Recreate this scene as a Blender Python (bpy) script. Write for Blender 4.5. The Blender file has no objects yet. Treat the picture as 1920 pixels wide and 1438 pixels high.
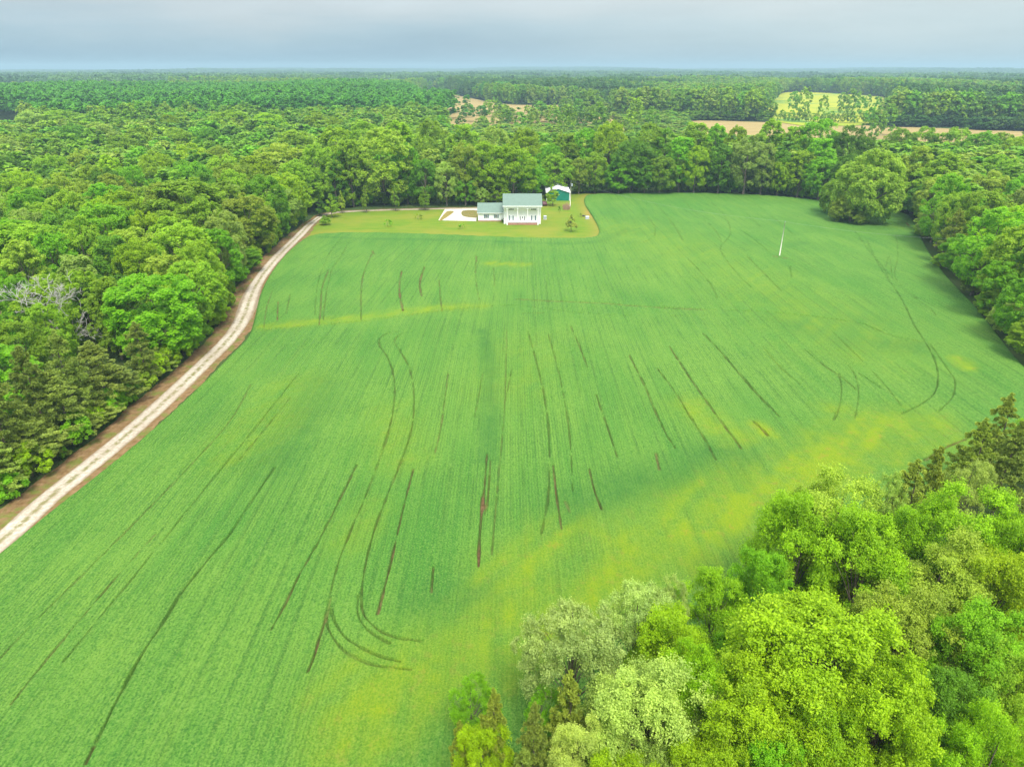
import bpy, math, random
import numpy as np
R = math.radians
random.seed(7)
rng = np.random.default_rng(11)
sc = bpy.context.scene
COL = sc.collection

# ------------------------------------------------------------------ camera
H = 50.0
PITCH = R(24.75)
F = 1280.0                       # focal length in photo pixels (1920 wide)
cam = bpy.data.cameras.new('camera'); camo = bpy.data.objects.new('camera', cam); COL.objects.link(camo)
camo.location = (0, 0, H); camo.rotation_euler = (math.pi/2 - PITCH, 0, 0)
cam.sensor_width = 36; cam.lens = 24.0; cam.clip_start = 0.5; cam.clip_end = 30000
sc.camera = camo
sc.render.resolution_x = 1024; sc.render.resolution_y = 766

# ------------------------------------------------------------------ light
SUN_EL, SUN_AZ = R(60), R(164)   # azimuth clockwise from +Y (the way the camera looks)
sun = bpy.data.lights.new('sun', 'SUN'); suno = bpy.data.objects.new('sun', sun); COL.objects.link(suno)
sun.energy = 2.3; sun.angle = R(18); sun.color = (1.0, 0.96, 0.88)
suno.rotation_euler = (math.pi/2 - SUN_EL, 0, math.pi - SUN_AZ)
sc.view_settings.view_transform = 'Standard'; sc.view_settings.look = 'None'
sc.view_settings.exposure = 1.0; sc.view_settings.gamma = 1.0

def S(r, g, b):                  # sRGB 0-255 -> linear
    f = lambda c: (c/255/12.92) if c/255 <= .04045 else ((c/255+.055)/1.055)**2.4
    return (f(r), f(g), f(b), 1.0)

world = bpy.data.worlds.new('World'); sc.world = world; world.use_nodes = True
def build_world():
    nt = world.node_tree; nt.nodes.clear(); N = nt.nodes.new; L = nt.links.new
    out = N('ShaderNodeOutputWorld'); bg = N('ShaderNodeBackground'); bg.inputs[1].default_value = 1.0
    tc = N('ShaderNodeTexCoord'); sep = N('ShaderNodeSeparateXYZ'); L(tc.outputs['Generated'], sep.inputs[0])
    def ramp(src, stops):
        r = N('ShaderNodeValToRGB'); L(src, r.inputs[0]); e = r.color_ramp.elements
        e[0].position, e[0].color = stops[0]; e[1].position, e[1].color = stops[-1]
        for p, c in stops[1:-1]:
            k = e.new(p); k.color = c
        return r.outputs[0]
    # stretched cloud noise that shifts the elevation used for the gradient
    mp = N('ShaderNodeMapping'); mp.inputs['Scale'].default_value = (1.2, 1.2, 7.0); L(tc.outputs['Generated'], mp.inputs[0])
    nz = N('ShaderNodeTexNoise'); nz.inputs['Scale'].default_value = 2.3; nz.inputs['Detail'].default_value = 7; nz.inputs['Roughness'].default_value = .55
    L(mp.outputs[0], nz.inputs['Vector'])
    m1 = N('ShaderNodeMath'); m1.operation = 'MULTIPLY_ADD'; L(nz.outputs['Fac'], m1.inputs[0]); m1.inputs[1].default_value = .075; m1.inputs[2].default_value = -.0375
    ad = N('ShaderNodeMath'); ad.operation = 'ADD'; L(sep.outputs['Z'], ad.inputs[0]); L(m1.outputs[0], ad.inputs[1])
    z = ad.outputs[0]
    K = lambda *c: tuple(v*.50 for v in S(*c)[:3])+(1,)
    k = 1.35; zen = (k*1.0, k*1.03, k*1.08, 1)
    left = ramp(z, [(0.0, K(141,169,190)), (.020, K(149,177,196)), (.042, K(170,195,209)), (.070, K(204,215,220)), (.3, (.6,.64,.67,1)), (1.0, zen)])
    right = ramp(z, [(0.0, K(182,202,210)), (.025, K(194,212,217)), (.05, K(206,221,224)), (.075, K(216,226,227)), (.3, (.6,.64,.67,1)), (1.0, zen)])
    mr = N('ShaderNodeMapRange'); L(sep.outputs['X'], mr.inputs[0]); mr.inputs[1].default_value = -.35; mr.inputs[2].default_value = .55
    mr.interpolation_type = 'SMOOTHSTEP'
    mx = N('ShaderNodeMix'); mx.data_type = 'RGBA'; L(mr.outputs[0], mx.inputs[0]); L(left, mx.inputs[6]); L(right, mx.inputs[7])
    mp2 = N('ShaderNodeMapping'); mp2.inputs['Scale'].default_value = (1.6, 1.6, 14.0); mp2.inputs['Rotation'].default_value = (0, R(7), 0); L(tc.outputs['Generated'], mp2.inputs[0])
    n2 = N('ShaderNodeTexNoise'); n2.inputs['Scale'].default_value = 3.1; n2.inputs['Detail'].default_value = 9; n2.inputs['Roughness'].default_value = .6; n2.inputs['Distortion'].default_value = .4; L(mp2.outputs[0], n2.inputs['Vector'])
    r2 = N('ShaderNodeMapRange'); L(n2.outputs['Fac'], r2.inputs[0]); r2.inputs[1].default_value = .32; r2.inputs[2].default_value = .68; r2.inputs[3].default_value = .97; r2.inputs[4].default_value = 1.05
    cm = N('ShaderNodeMix'); cm.data_type = 'RGBA'; cm.blend_type = 'MULTIPLY'; cm.inputs[0].default_value = 1.0; L(mx.outputs[2], cm.inputs[6]); L(r2.outputs[0], cm.inputs[7])
    # clear sky above the overcast, showing through a little
    sky = N('ShaderNodeTexSky'); sky.sky_type = 'NISHITA'; sky.sun_disc = False; sky.sun_elevation = SUN_EL; sky.sun_rotation = SUN_AZ
    hs = N('ShaderNodeMix'); hs.data_type = 'RGBA'; hs.blend_type = 'MULTIPLY'; hs.inputs[0].default_value = 1.0; L(sky.outputs[0], hs.inputs[6]); hs.inputs[7].default_value = (.1,.1,.1,1)
    m2 = N('ShaderNodeMix'); m2.data_type = 'RGBA'; m2.inputs[0].default_value = .94; L(hs.outputs[2], m2.inputs[6]); L(cm.outputs[2], m2.inputs[7])
    L(m2.outputs[2], bg.inputs[0]); L(bg.outputs[0], out.inputs[0])
build_world()

# ------------------------------------------------------------------ terrain and pixel -> ground
def T(x, y):
    d = np.hypot(x, y)
    t = np.interp(d, [0, 345, 520, 800, 1600, 3000, 4500, 6500, 9500], [0, 0, 4, 10, 12, 15, 21, 31, 32])
    far = np.clip((d-2500)/2500, 0, 1)
    t = t - far*np.clip(np.abs(np.arctan2(x, y)-.05)/.6, 0, 1.4)**1.5*20
    t = t + far*(10*np.sin(x/900+1.3)*np.cos(y/1400) + 6*np.sin(x/370+.4*np.sin(y/500)) + 3.5*np.sin(x/160+2.))
    mid = np.clip((d-600)/600, 0, 1)
    return t + mid*1.5*np.sin(x/180+y/260)
CP, SP = math.cos(PITCH), math.sin(PITCH)
def ray(px, py):
    u = (px-960)/F; v = (py-719)/F
    return np.array([u, CP - v*SP, -SP - v*CP])
def at(px, py, z=0.0):
    """point where the ray through a photo pixel meets a level z above the terrain"""
    d = ray(px, py)
    if d[2] > -1e-3: d[2] = -1e-3
    t = (H-z)/-d[2]
    for _ in range(40):
        g = float(T(t*d[0], t*d[1]))+z
        t = .5*t+.5*(H-g)/-d[2]
    return np.array([t*d[0], t*d[1]])
def zc(x, y, z=0): return y*CP + (H-z)*SP
def proj(x, y, z):
    c = y*CP + (H-z)*SP; v = (H-z)*CP - y*SP
    return 960+F*x/c, 719+F*v/c

# ------------------------------------------------------------------ mesh helpers
def np_mesh(name, V, Fq, smooth=False):
    me = bpy.data.meshes.new(name)
    V = np.asarray(V, dtype=np.float32); Fq = np.asarray(Fq, dtype=np.int32)
    k = Fq.shape[1]; n = len(Fq)
    me.vertices.add(len(V)); me.vertices.foreach_set('co', V.ravel())
    me.loops.add(n*k); me.loops.foreach_set('vertex_index', Fq.ravel())
    me.polygons.add(n); me.polygons.foreach_set('loop_start', np.arange(0, n*k, k, dtype=np.int32))
    me.polygons.foreach_set('loop_total', np.full(n, k, dtype=np.int32))
    if smooth: me.polygons.foreach_set('use_smooth', np.ones(n, dtype=bool))
    me.update(calc_edges=True)
    return me
def attr(me, name, vals):
    a = me.attributes.new(name, 'FLOAT', 'POINT'); a.data.foreach_set('value', np.asarray(vals, dtype=np.float32))
class MB:
    def __init__(s): s.v = []; s.f = []
    def add(s, vs, fs):
        o = len(s.v); s.v += [tuple(map(float, p)) for p in vs]; s.f += [tuple(i+o for i in f) for f in fs]; return s
    def box(s, x0, x1, y0, y1, z0, z1):
        return s.add([(x0,y0,z0),(x1,y0,z0),(x1,y1,z0),(x0,y1,z0),(x0,y0,z1),(x1,y0,z1),(x1,y1,z1),(x0,y1,z1)],
                     [(0,3,2,1),(4,5,6,7),(0,1,5,4),(1,2,6,5),(2,3,7,6),(3,0,4,7)])
    def tube(s, pts, rad, n=7, cap=True):
        pts = [np.array(p, float) for p in pts]; vs = []; fs = []
        up = np.array([.13, .31, .94])
        for i, p in enumerate(pts):
            d = pts[min(i+1, len(pts)-1)] - pts[max(i-1, 0)]; d /= (np.linalg.norm(d)+1e-9)
            a = np.cross(d, up if abs(d[2]) < .9 else np.array([1., 0, 0])); a /= np.linalg.norm(a); b = np.cross(d, a)
            for k in range(n):
                t = 2*math.pi*k/n; vs.append(p + rad[i]*(math.cos(t)*a + math.sin(t)*b))
        for i in range(len(pts)-1):
            for k in range(n):
                k2 = (k+1) % n; fs.append((i*n+k, i*n+k2, (i+1)*n+k2, (i+1)*n+k))
        if cap: fs += [tuple(range(n)), tuple(range((len(pts)-1)*n, len(pts)*n))[::-1]]
        return s.add(vs, fs)
    def build(s, name, mat, parent=None, smooth=False, bevel=0):
        me = bpy.data.meshes.new(name); me.from_pydata(s.v, [], s.f); me.update()
        if smooth: me.polygons.foreach_set('use_smooth', [True]*len(me.polygons))
        me.materials.append(mat); o = bpy.data.objects.new(name, me); COL.objects.link(o)
        if parent: o.parent = parent
        if bevel:
            m = o.modifiers.new('bevel', 'BEVEL'); m.width = bevel; m.segments = 2
        return o
def tag(o, label=None, cat=None, group=None, kind=None):
    if label: o['label'] = label
    if cat: o['category'] = cat
    if group: o['group'] = group
    if kind: o['kind'] = kind
    return o
def empty(name, loc, rz=0, **k):
    o = bpy.data.objects.new(name, None); COL.objects.link(o); o.location = loc; o.rotation_euler = (0, 0, rz); o.empty_display_size = .5
    return tag(o, **k)

# ------------------------------------------------------------------ materials
def newmat(name, rough=.7, spec=.3):
    m = bpy.data.materials.new(name); m.use_nodes = True; nt = m.node_tree
    b = nt.nodes['Principled BSDF']; b.inputs['Roughness'].default_value = rough; b.inputs['Specular IOR Level'].default_value = spec
    return m, nt, b
def noise(nt, scale, detail=4, rough=.55, vec=None, dist=0):
    n = nt.nodes.new('ShaderNodeTexNoise'); n.inputs['Scale'].default_value = scale; n.inputs['Detail'].default_value = detail
    n.inputs['Roughness'].default_value = rough; n.inputs['Distortion'].default_value = dist
    if vec is not None: nt.links.new(vec, n.inputs['Vector'])
    return n.outputs['Fac']
def mapr(nt, src, a, b, c=0., d=1.):
    n = nt.nodes.new('ShaderNodeMapRange'); nt.links.new(src, n.inputs[0])
    for i, v in enumerate((a, b, c, d)): n.inputs[i+1].default_value = v
    return n.outputs[0]
def mixc(nt, fac, a, b, mode='MIX'):
    n = nt.nodes.new('ShaderNodeMix'); n.data_type = 'RGBA'; n.blend_type = mode
    for s, v in ((0, fac), (6, a), (7, b)):
        if isinstance(v, (int, float, tuple)): n.inputs[s].default_value = v if not isinstance(v, tuple) or len(v) == 4 else (*v, 1)
        else: nt.links.new(v, n.inputs[s])
    return n.outputs[2]
def math_(nt, op, a, b=None, c=None):
    n = nt.nodes.new('ShaderNodeMath'); n.operation = op
    for i, v in enumerate((a, b, c)):
        if v is None: continue
        if isinstance(v, (int, float)): n.inputs[i].default_value = v
        else: nt.links.new(v, n.inputs[i])
    return n.outputs[0]
def pos(nt): return nt.nodes.new('ShaderNodeNewGeometry').outputs['Position']
def objco(nt): return nt.nodes.new('ShaderNodeTexCoord').outputs['Object']
def attrn(nt, name):
    n = nt.nodes.new('ShaderNodeAttribute'); n.attribute_name = name; return n.outputs['Fac']
def bump(nt, b, h, strength=.5, dist=.1):
    n = nt.nodes.new('ShaderNodeBump'); n.inputs['Strength'].default_value = strength; n.inputs['Distance'].default_value = dist
    nt.links.new(h, n.inputs['Height']); nt.links.new(n.outputs[0], b.inputs['Normal'])
def simple(name, c, rough=.7, spec=.3, var=.12, scale=2., metal=0):
    m, nt, b = newmat(name, rough, spec); b.inputs['Metallic'].default_value = metal
    f = mapr(nt, noise(nt, scale, 5, .6, objco(nt)), .3, .7)
    lo = tuple(v*(1-var) for v in c[:3]); hi = tuple(min(1, v*(1+var)) for v in c[:3])
    nt.links.new(mixc(nt, f, lo, hi), b.inputs['Base Color']); return m

def foliage_mat(name, src='object', trans=.50, sat=1.0):
    m, nt, b = newmat(name, .55, .25); L = nt.links.new
    oi = nt.nodes.new('ShaderNodeObjectInfo')
    if src == 'object': base = oi.outputs['Color']
    else:
        r = nt.nodes.new('ShaderNodeValToRGB'); L(oi.outputs['Random'], r.inputs[0]); r.color_ramp.interpolation = 'CONSTANT'
        e = r.color_ramp.elements; e[0].position = 0; e[0].color = (*src[0], 1); e[1].position = 1/len(src); e[1].color = (*src[1], 1)
        for i, c in enumerate(src[2:]):
            k = e.new((i+2)/len(src)); k.color = (*c, 1)
        base = r.outputs[0]
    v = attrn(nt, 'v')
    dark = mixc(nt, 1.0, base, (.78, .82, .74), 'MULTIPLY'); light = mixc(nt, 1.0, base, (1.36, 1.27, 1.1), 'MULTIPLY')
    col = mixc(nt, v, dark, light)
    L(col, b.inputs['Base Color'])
    tr = nt.nodes.new('ShaderNodeBsdfTranslucent'); L(mixc(nt, 1.0, col, (1.2, 1.25, .6), 'MULTIPLY'), tr.inputs[0])
    mx = nt.nodes.new('ShaderNodeMixShader'); mx.inputs[0].default_value = trans
    L(b.outputs[0], mx.inputs[1]); L(tr.outputs[0], mx.inputs[2]); L(mx.outputs[0], nt.nodes['Material Output'].inputs['Surface'])
    return m

PAL = dict(
    lime=(.285,.450,.006), fresh=(.190,.415,.010), mid=(.245,.405,.020), olive=(.300,.420,.038), deep=(.125,.280,.014), spring=(.235,.440,.006), sun=(.320,.470,.045),
    pale=(.310,.445,.085), pine=(.205,.290,.045), cream=(.385,.520,.100), silver=(.330,.460,.125), brown=(.240,.320,.038))
PALNAME = dict(spring='spring green', sun='light green', lime='yellow-green', fresh='bright green', mid='mid-green', olive='olive-green', deep='dark green', pale='pale green',
    pine='dull green', cream='creamy pale', silver='silvery pale', brown='brownish')
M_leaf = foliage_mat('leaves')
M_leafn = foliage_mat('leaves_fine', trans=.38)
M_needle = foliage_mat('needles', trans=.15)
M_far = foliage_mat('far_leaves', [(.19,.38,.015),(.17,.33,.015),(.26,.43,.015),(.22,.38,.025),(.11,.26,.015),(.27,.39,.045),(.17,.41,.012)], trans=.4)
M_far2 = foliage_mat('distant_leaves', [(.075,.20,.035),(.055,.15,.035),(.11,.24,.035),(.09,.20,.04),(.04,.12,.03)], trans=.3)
M_bark = simple('bark', (.16,.13,.10), .9, .1, .4, 3)
M_dead = simple('dead_wood', (.42,.40,.36), .9, .1, .25, 3)

# ------------------------------------------------------------------ tree prototypes
def unit(v): return v/(np.linalg.norm(v, axis=-1, keepdims=True)+1e-9)
def leaves(P, Nn, size, rg, aspect=.62):
    """one rhombic leaf spray at every point P, facing Nn"""
    n = len(P); t = unit(np.cross(Nn, rg.normal(size=(n, 3)))); b = np.cross(Nn, t)
    s = (size*rg.uniform(.5, 1.45, n))[:, None]
    V = np.stack([P-t*s, P+b*s*aspect-t*s*.1, P+t*s, P-b*s*aspect+t*s*.1], 1).reshape(-1, 3)
    return V, np.arange(4*n).reshape(-1, 4)
def crown(name, seed, r, z0, z1, nl, nleaf, size, mat, flat=.5, lobe=(.24, .42), shape='round', sub=9, rough=.5, twig=False):
    rg = np.random.default_rng(seed)
    zm = z0 + (z1-z0)*flat
    # main lobes spread through the envelope
    d = unit(rg.normal(size=(nl*3, 3))); d = d[d[:, 2] > -.75][:nl]; nl = len(d)
    q = rg.uniform(.35, 1.0, nl)**.45 if twig else rg.uniform(.5, 1.0, nl)**.25
    az = np.arctan2(d[:, 1], d[:, 0]); ph = rg.uniform(0, 6.3, 4)
    ir = 1 + .10*np.sin(2*az+ph[0]) + .08*np.sin(3*az+ph[1]) + .06*np.sin(5*az+ph[2])
    lr = rg.uniform(*lobe, nl)*r
    ex = np.stack([(r*ir-lr*.8), (r*ir-lr*.8), np.where(d[:, 2] > 0, z1-zm-lr*.6, zm-z0-lr*.4)], 1)
    C = d*ex*q[:, None]; C[:, 2] += zm
    if shape == 'cone':
        w = np.clip((z1-C[:, 2])/(z1-z0), 0.08, 1)**.75*1.25; C[:, :2] *= w[:, None]; lr *= np.clip(w, .35, 1)
    # sublobes on the outer side of each lobe
    k = sub
    sd = unit(rg.normal(size=(nl, k, 3)) + unit(C-np.array([0, 0, z0+(zm-z0)*.6]))[:, None, :]*.9 + np.array([0, 0, .35]))
    SC = C[:, None, :] + sd*(lr*.72)[:, None, None]*rg.uniform(.75, 1.15, (nl, k, 1)); sr = (lr[:, None]*rg.uniform(.30, .52, (nl, k)))
    sv = np.clip(rg.normal(.5, .2, (nl, k)) + rg.normal(0, .12, (nl, 1)), 0, 1)
    SC = SC.reshape(-1, 3); sr = sr.ravel(); sd = sd.reshape(-1, 3); sv = sv.ravel()
    w = sr**2; idx = rg.choice(len(SC), nleaf, p=w/w.sum())
    if not twig:
        ld = unit(rg.normal(size=(nleaf, 3)) + sd[idx]*.8 + np.array([0, 0, .35]))
        P = SC[idx] + ld*(sr[idx]*rg.uniform(.6, 1.15, nleaf))[:, None]
        Nn = unit(ld*.55 + sd[idx]*.35 + np.array([0, 0, .9]) + rg.normal(size=(nleaf, 3))*rough)
    ntw = 12; tw = unit(rg.normal(size=(len(SC), ntw, 3)) + sd[:, None, :]*.8 + np.array([0, 0, .35])); tl = rg.uniform(.6, 1.45, (len(SC), ntw))
    ti = rg.integers(0, ntw, nleaf); q = rg.uniform(.15, 1, nleaf)**.7
    ld = tw[idx, ti] if twig else ld; P = P if not twig else SC[idx] + ld*(sr[idx]*q*tl[idx, ti])[:, None] + rg.normal(size=(nleaf, 3))*(sr[idx]*.20)[:, None]
    Nn = Nn if not twig else unit(ld*.45 + sd[idx]*.30 + np.array([0, 0, .85]) + rg.normal(size=(nleaf, 3))*rough)
    V, Fq = leaves(P, Nn, size, rg)
    me = np_mesh(name, V, Fq); me.materials.append(mat)
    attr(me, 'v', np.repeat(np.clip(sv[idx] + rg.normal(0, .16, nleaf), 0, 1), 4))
    return me, C
def pine_crown(name, seed, r, z0, z1, nb, nleaf, size, mat, taper=.7):
    """conifer: whorled boughs that end in tufts of needles"""
    rg = np.random.default_rng(seed)
    zt = z0 + (z1-z0)*np.sort(rg.uniform(0, .96, nb)); a = np.arange(nb)*2.4 + rg.uniform(-.5, .5, nb)
    f = (zt-z0)/(z1-z0); Rb = r*(np.clip(1-f, .04, 1)**taper)*rg.uniform(.65, 1.08, nb)*np.clip(.55+2*f, 0, 1)
    rise = rg.uniform(.05, .42, nb)*Rb
    T_, W_, D_ = [], [], []
    for i in range(nb):
        nt_ = max(3, int(Rb[i]*2.6)); s = rg.uniform(.35, 1, nt_)
        side = rg.normal(0, .16*Rb[i], (nt_, 2)); dr = np.array([math.cos(a[i]), math.sin(a[i])])
        xy = dr*s[:, None]*Rb[i] + side; z = zt[i] + rise[i]*s**2 + rg.normal(0, .12, nt_)
        T_.append(np.column_stack([xy, z])); W_.append(np.full(nt_, .25+.08*Rb[i]/r*2)); D_.append(np.column_stack([np.tile(dr*.7, (nt_, 1)), np.full(nt_, .7)]))
    T_.append(np.array([[0, 0, z1-.2], [.1, 0, z1-.7], [-.1, .1, z1-1.2]])); W_.append(np.full(3, .35)); D_.append(np.tile([[0, 0, 1.]], (3, 1)))
    C = np.vstack(T_); w = np.concatenate(W_)*r/3.6; D = np.vstack(D_); v = np.clip(rg.normal(.5, .24, len(C)), 0, 1)
    idx = rg.integers(0, len(C), nleaf); ld = unit(rg.normal(size=(nleaf, 3)) + D[idx]*.8)
    P = C[idx] + ld*(w[idx]*rg.uniform(.2, 1.1, nleaf))[:, None]*np.array([1, 1, .75])
    # needle sprays are long and thin and point outwards
    t = unit(ld + rg.normal(size=(nleaf, 3))*.35); b = unit(np.cross(t, rg.normal(size=(nleaf, 3)))); s = (size*rg.uniform(.7, 1.3, nleaf))[:, None]
    V = np.stack([P-t*s, P+b*s*.30, P+t*s, P-b*s*.30], 1).reshape(-1, 3)
    me = np_mesh(name, V, np.arange(4*nleaf).reshape(-1, 4)); me.materials.append(mat)
    attr(me, 'v', np.repeat(np.clip(v[idx]+rg.normal(0, .15, nleaf), 0, 1), 4))
    return me, np.column_stack([np.cos(a)*Rb*.8, np.sin(a)*Rb*.8, zt+rise*.6]), zt
def trunk(name, seed, h, rad, targets, mat, zt=None, n=8, limbs=14, top=.8):
    rg = np.random.default_rng(seed); mb = MB()
    zs = np.linspace(-.4, h*top, 9); dx = np.cumsum(rg.normal(0, .10, 9)); dy = np.cumsum(rg.normal(0, .10, 9)); dx -= dx[0]; dy -= dy[0]
    rr = rad*(1-.85*np.linspace(0, 1, 9)**1.1); rr[0] *= 1.35
    mb.tube(list(zip(dx, dy, zs)), rr, n)
    sel = rg.permutation(len(targets))[:limbs]
    for i in sel:
        t = targets[i]; zb = zt[i]-.3 if zt is not None else np.clip(t[2]*.55, h*.12, h*top*.9)
        f = np.interp(zb, zs, np.arange(9)); j = int(min(f, 7)); p0 = np.array([dx[j], dy[j], zb]); mid = p0*.5+t*.5+np.array([0, 0, .3])+rg.normal(0, .2, 3)
        r0 = rad*(.32 if zt is None else .16)*(1-zb/h*.6); mb.tube([p0, mid, t], [r0, r0*.6, r0*.2], 5, False)
    me = bpy.data.meshes.new(name); me.from_pydata(mb.v, [], mb.f); me.materials.append(mat)
    me.polygons.foreach_set('use_smooth', [True]*len(me.polygons)); me.update(); return me

# kinds: name -> list of (crown mesh, trunk mesh, natural radius, natural height)
KIND = {}
def reg(kind, *a): KIND.setdefault(kind, []).append(a)
for s in range(4):     # near broadleaf trees, full detail
    me, C = crown('crown', 100+s, 5.5, 2.0, 16, 60, 115000, .080, M_leafn, .45, (.18, .33), sub=13, rough=.8, twig=True)
    reg('near', me, trunk('trunk', 200+s, 16, .28, C, M_bark, limbs=30, top=.85), 5.5, 16)
for s in range(2):
    me, C = crown('crown', 130+s, 5.5, 3.0, 16, 60, 46000, .085, M_leafn, .5, (.14, .27), sub=11, rough=.9, twig=True)
    reg('airy', me, trunk('trunk', 230+s, 16, .22, C, M_bark, limbs=40, top=.9), 5.5, 16)
for s in range(5):     # middle distance broadleaf
    me, C = crown('crown', 300+s, 7.0, 1.5, 20, 105, 32000, .20, M_leaf, .50, (.13, .26), sub=9, rough=.6)
    reg('broad', me, trunk('trunk', 400+s, 20, .36, C, M_bark, limbs=16), 7.0, 20)
for s in range(4):     # tall trees of the back edge, clothed to the ground
    me, C = crown('crown', 320+s, 6.5, .5, 26, 120, 27000, .27, M_leaf, .5, (.14, .27), sub=8, rough=.6)
    reg('tall', me, trunk('trunk', 420+s, 26, .38, C, M_bark, limbs=16), 6.5, 26)
me, C = crown('crown', 360, 8.0, -.6, 14, 120, 62000, .19, M_leaf, .45, (.13, .24), sub=10, rough=.6); reg('dome', me, trunk('trunk', 460, 14, .45, C, M_bark, limbs=16), 8.0, 14)
for s in range(3):
    me, C, zt = pine_crown('crown', 500+s, 4.0, 2.2, 16, 80, 46000, .15, M_needle)
    reg('pine', me, trunk('trunk', 600+s, 16, .20, C, M_bark, zt, limbs=45, top=.96), 4.0, 16)
for s in range(2):
    me, C = crown('crown', 700+s, 2.0, .25, 3.6, 22, 7000, .13, M_leaf, .4, (.26, .42), sub=8)
    reg('shrub', me, trunk('trunk', 720+s, 3.6, .07, C, M_bark, limbs=10, top=.6), 2.0, 3.6)
me, C = crown('crown', 740, 1.9, 1.2, 8.5, 38, 11000, .14, M_leaf, .38, (.26, .42), 'cone', 8); reg('yard', me, trunk('trunk', 741, 8.5, .10, C, M_bark, limbs=12, top=.9), 1.9, 8.5)
me, C = crown('crown', 743, 2.1, 1.0, 5.6, 34, 8000, .13, M_needle, .33, (.22, .36), 'cone', 7); reg('cone', me, trunk('trunk', 744, 5.6, .09, C, M_bark, limbs=12, top=.9), 2.1, 5.6)
me, C = crown('crown', 746, .9, .6, 2.6, 9, 520, .13, M_leaf, .45, (.2, .36), sub=5); reg('sapling', me, trunk('trunk', 747, 2.6, .04, C, M_bark, limbs=6, top=.8), .9, 2.6)

def dead_tree_mesh(seed, h, r):
    rg = np.random.default_rng(seed); mb = MB()
    def grow(p, d, ln, rad, lev):
        q = p + d*ln*.5 + rg.normal(0, .05*ln, 3); e = p + d*ln + rg.normal(0, .07*ln, 3)
        mb.tube([p, q, e], [rad, rad*.75, rad*.45], 5 if lev > 0 else 7, False)
        if lev >= 5: return
        for k in range(4 if lev < 2 else 3):
            f = rg.uniform(.35, 1.0); b = p + (e-p)*f
            nd = unit(d*.75 + rg.normal(0, .62, 3) + np.array([0, 0, .18]))
            grow(b, nd, ln*rg.uniform(.48, .72), max(.03, rad*.42), lev+1)
    grow(np.array([0, 0, -.3]), np.array([0, 0, 1.]), h*.56, .26, 0)
    me = bpy.data.meshes.new('branches'); me.from_pydata(mb.v, [], mb.f); me.materials.append(M_dead); me.update(); return me

# ------------------------------------------------------------------ ground regions (photo pixels -> ground)
def poly(pts, z=0.0): return np.array([at(x, y, z) for x, y in pts])
def smooth_poly(P, n=6, closed=True):
    P = np.asarray(P); out = []; m = len(P)
    for i in range(m if closed else m-1):
        g = (lambda k: P[k % m]) if closed else (lambda k: P[min(max(k, 0), m-1)])
        a, b, c, d = g(i-1), g(i), g(i+1), g(i+2)
        for t in np.arange(n)/n:
            out.append(.5*((2*b)+(-a+c)*t+(2*a-5*b+4*c-d)*t*t+(-a+3*b-3*c+d)*t**3))
    if not closed: out.append(P[-1])
    return np.array(out)
def inside(X, Y, P):
    r = np.zeros(X.shape, bool); n = len(P)
    for i in range(n):
        x1, y1 = P[i]; x2, y2 = P[(i+1) % n]
        if y1 == y2: continue
        c = ((y1 > Y) != (y2 > Y)) & (X < (x2-x1)*(Y-y1)/(y2-y1)+x1); r ^= c
    return r
def seg_dist(X, Y, P, closed=False, maxd=None, out=None):
    D = np.full(X.shape, 1e9 if maxd is None else maxd) if out is None else out
    n = len(P)
    for i in range(n if closed else n-1):
        a = P[i]; b = P[(i+1) % n]; d = b-a; l2 = float(d@d)+1e-9
        if maxd is not None:
            m = (X > min(a[0], b[0])-maxd) & (X < max(a[0], b[0])+maxd) & (Y > min(a[1], b[1])-maxd) & (Y < max(a[1], b[1])+maxd)
            if not m.any(): continue
            x, y = X[m], Y[m]
        else: m = None; x, y = X, Y
        t = np.clip(((x-a[0])*d[0]+(y-a[1])*d[1])/l2, 0, 1); q = np.hypot(x-a[0]-t*d[0], y-a[1]-t*d[1])
        if m is None: np.minimum(D, q, out=D)
        else: D[m] = np.minimum(D[m], q)
    return D

CROP = .62
FIELD_PX = [(-420,1440),(-150,1170),(0,1046),(100,963),(200,884),(300,800),(385,720),(440,664),(468,634),(480,600),(494,545),(520,500),(556,462),(590,443),
    (640,439),(720,439),(820,442),(920,446),(1010,449),(1080,449),(1112,447),(1123,441),(1124,430),(1116,414),(1106,398),(1098,385),(1097,374),(1106,367),
    (1150,365),(1250,364),(1350,365),(1440,369),(1520,376),(1580,384),(1640,392),(1695,403),(1712,418),(1722,440),(1740,475),(1768,515),(1800,550),(1828,580),(1858,618),(1900,672),(1960,735),(2040,800),
    (2010,850),(1920,868),(1830,905),(1740,950),(1640,1010),(1540,1090),(1440,1180),(1320,1280),(1180,1370),(1060,1460),(960,1600),(880,1800),(500,2100),(-100,2000)]
FIELD = smooth_poly(poly(FIELD_PX), 4)
ROADC = smooth_poly(poly([(-160,1140),(0,1016),(100,927),(200,847),(290,770),(370,694),(425,640),(455,598),(480,535),(515,488),(560,443),(590,414),(622,400),(700,395),(800,392.5),(900,390.5),(960,388),(1012,386)]), 8, False)
LAWN = smooth_poly(poly([(560,455),(600,412),(640,398),(760,394),(900,391),(960,386),(1010,374),(1018,366),(1090,364),(1150,362),(1150,372),(1130,400),(1145,450),(1000,456),(800,452),(640,446)]), 3)
def forest_clear(x, y):
    """True where no wood grows"""
    X = np.asarray(x, float); Y = np.asarray(y, float)
    m = inside(X, Y, FIELD) | inside(X, Y, LAWN) | (seg_dist(X, Y, FIELD, True) < 1.5) | (seg_dist(X, Y, LAWN, True) < 1.0) | (seg_dist(X, Y, ROADC) < 5.2)
    for P in CLEAR: m |= inside(X, Y, P)
    return m
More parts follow.
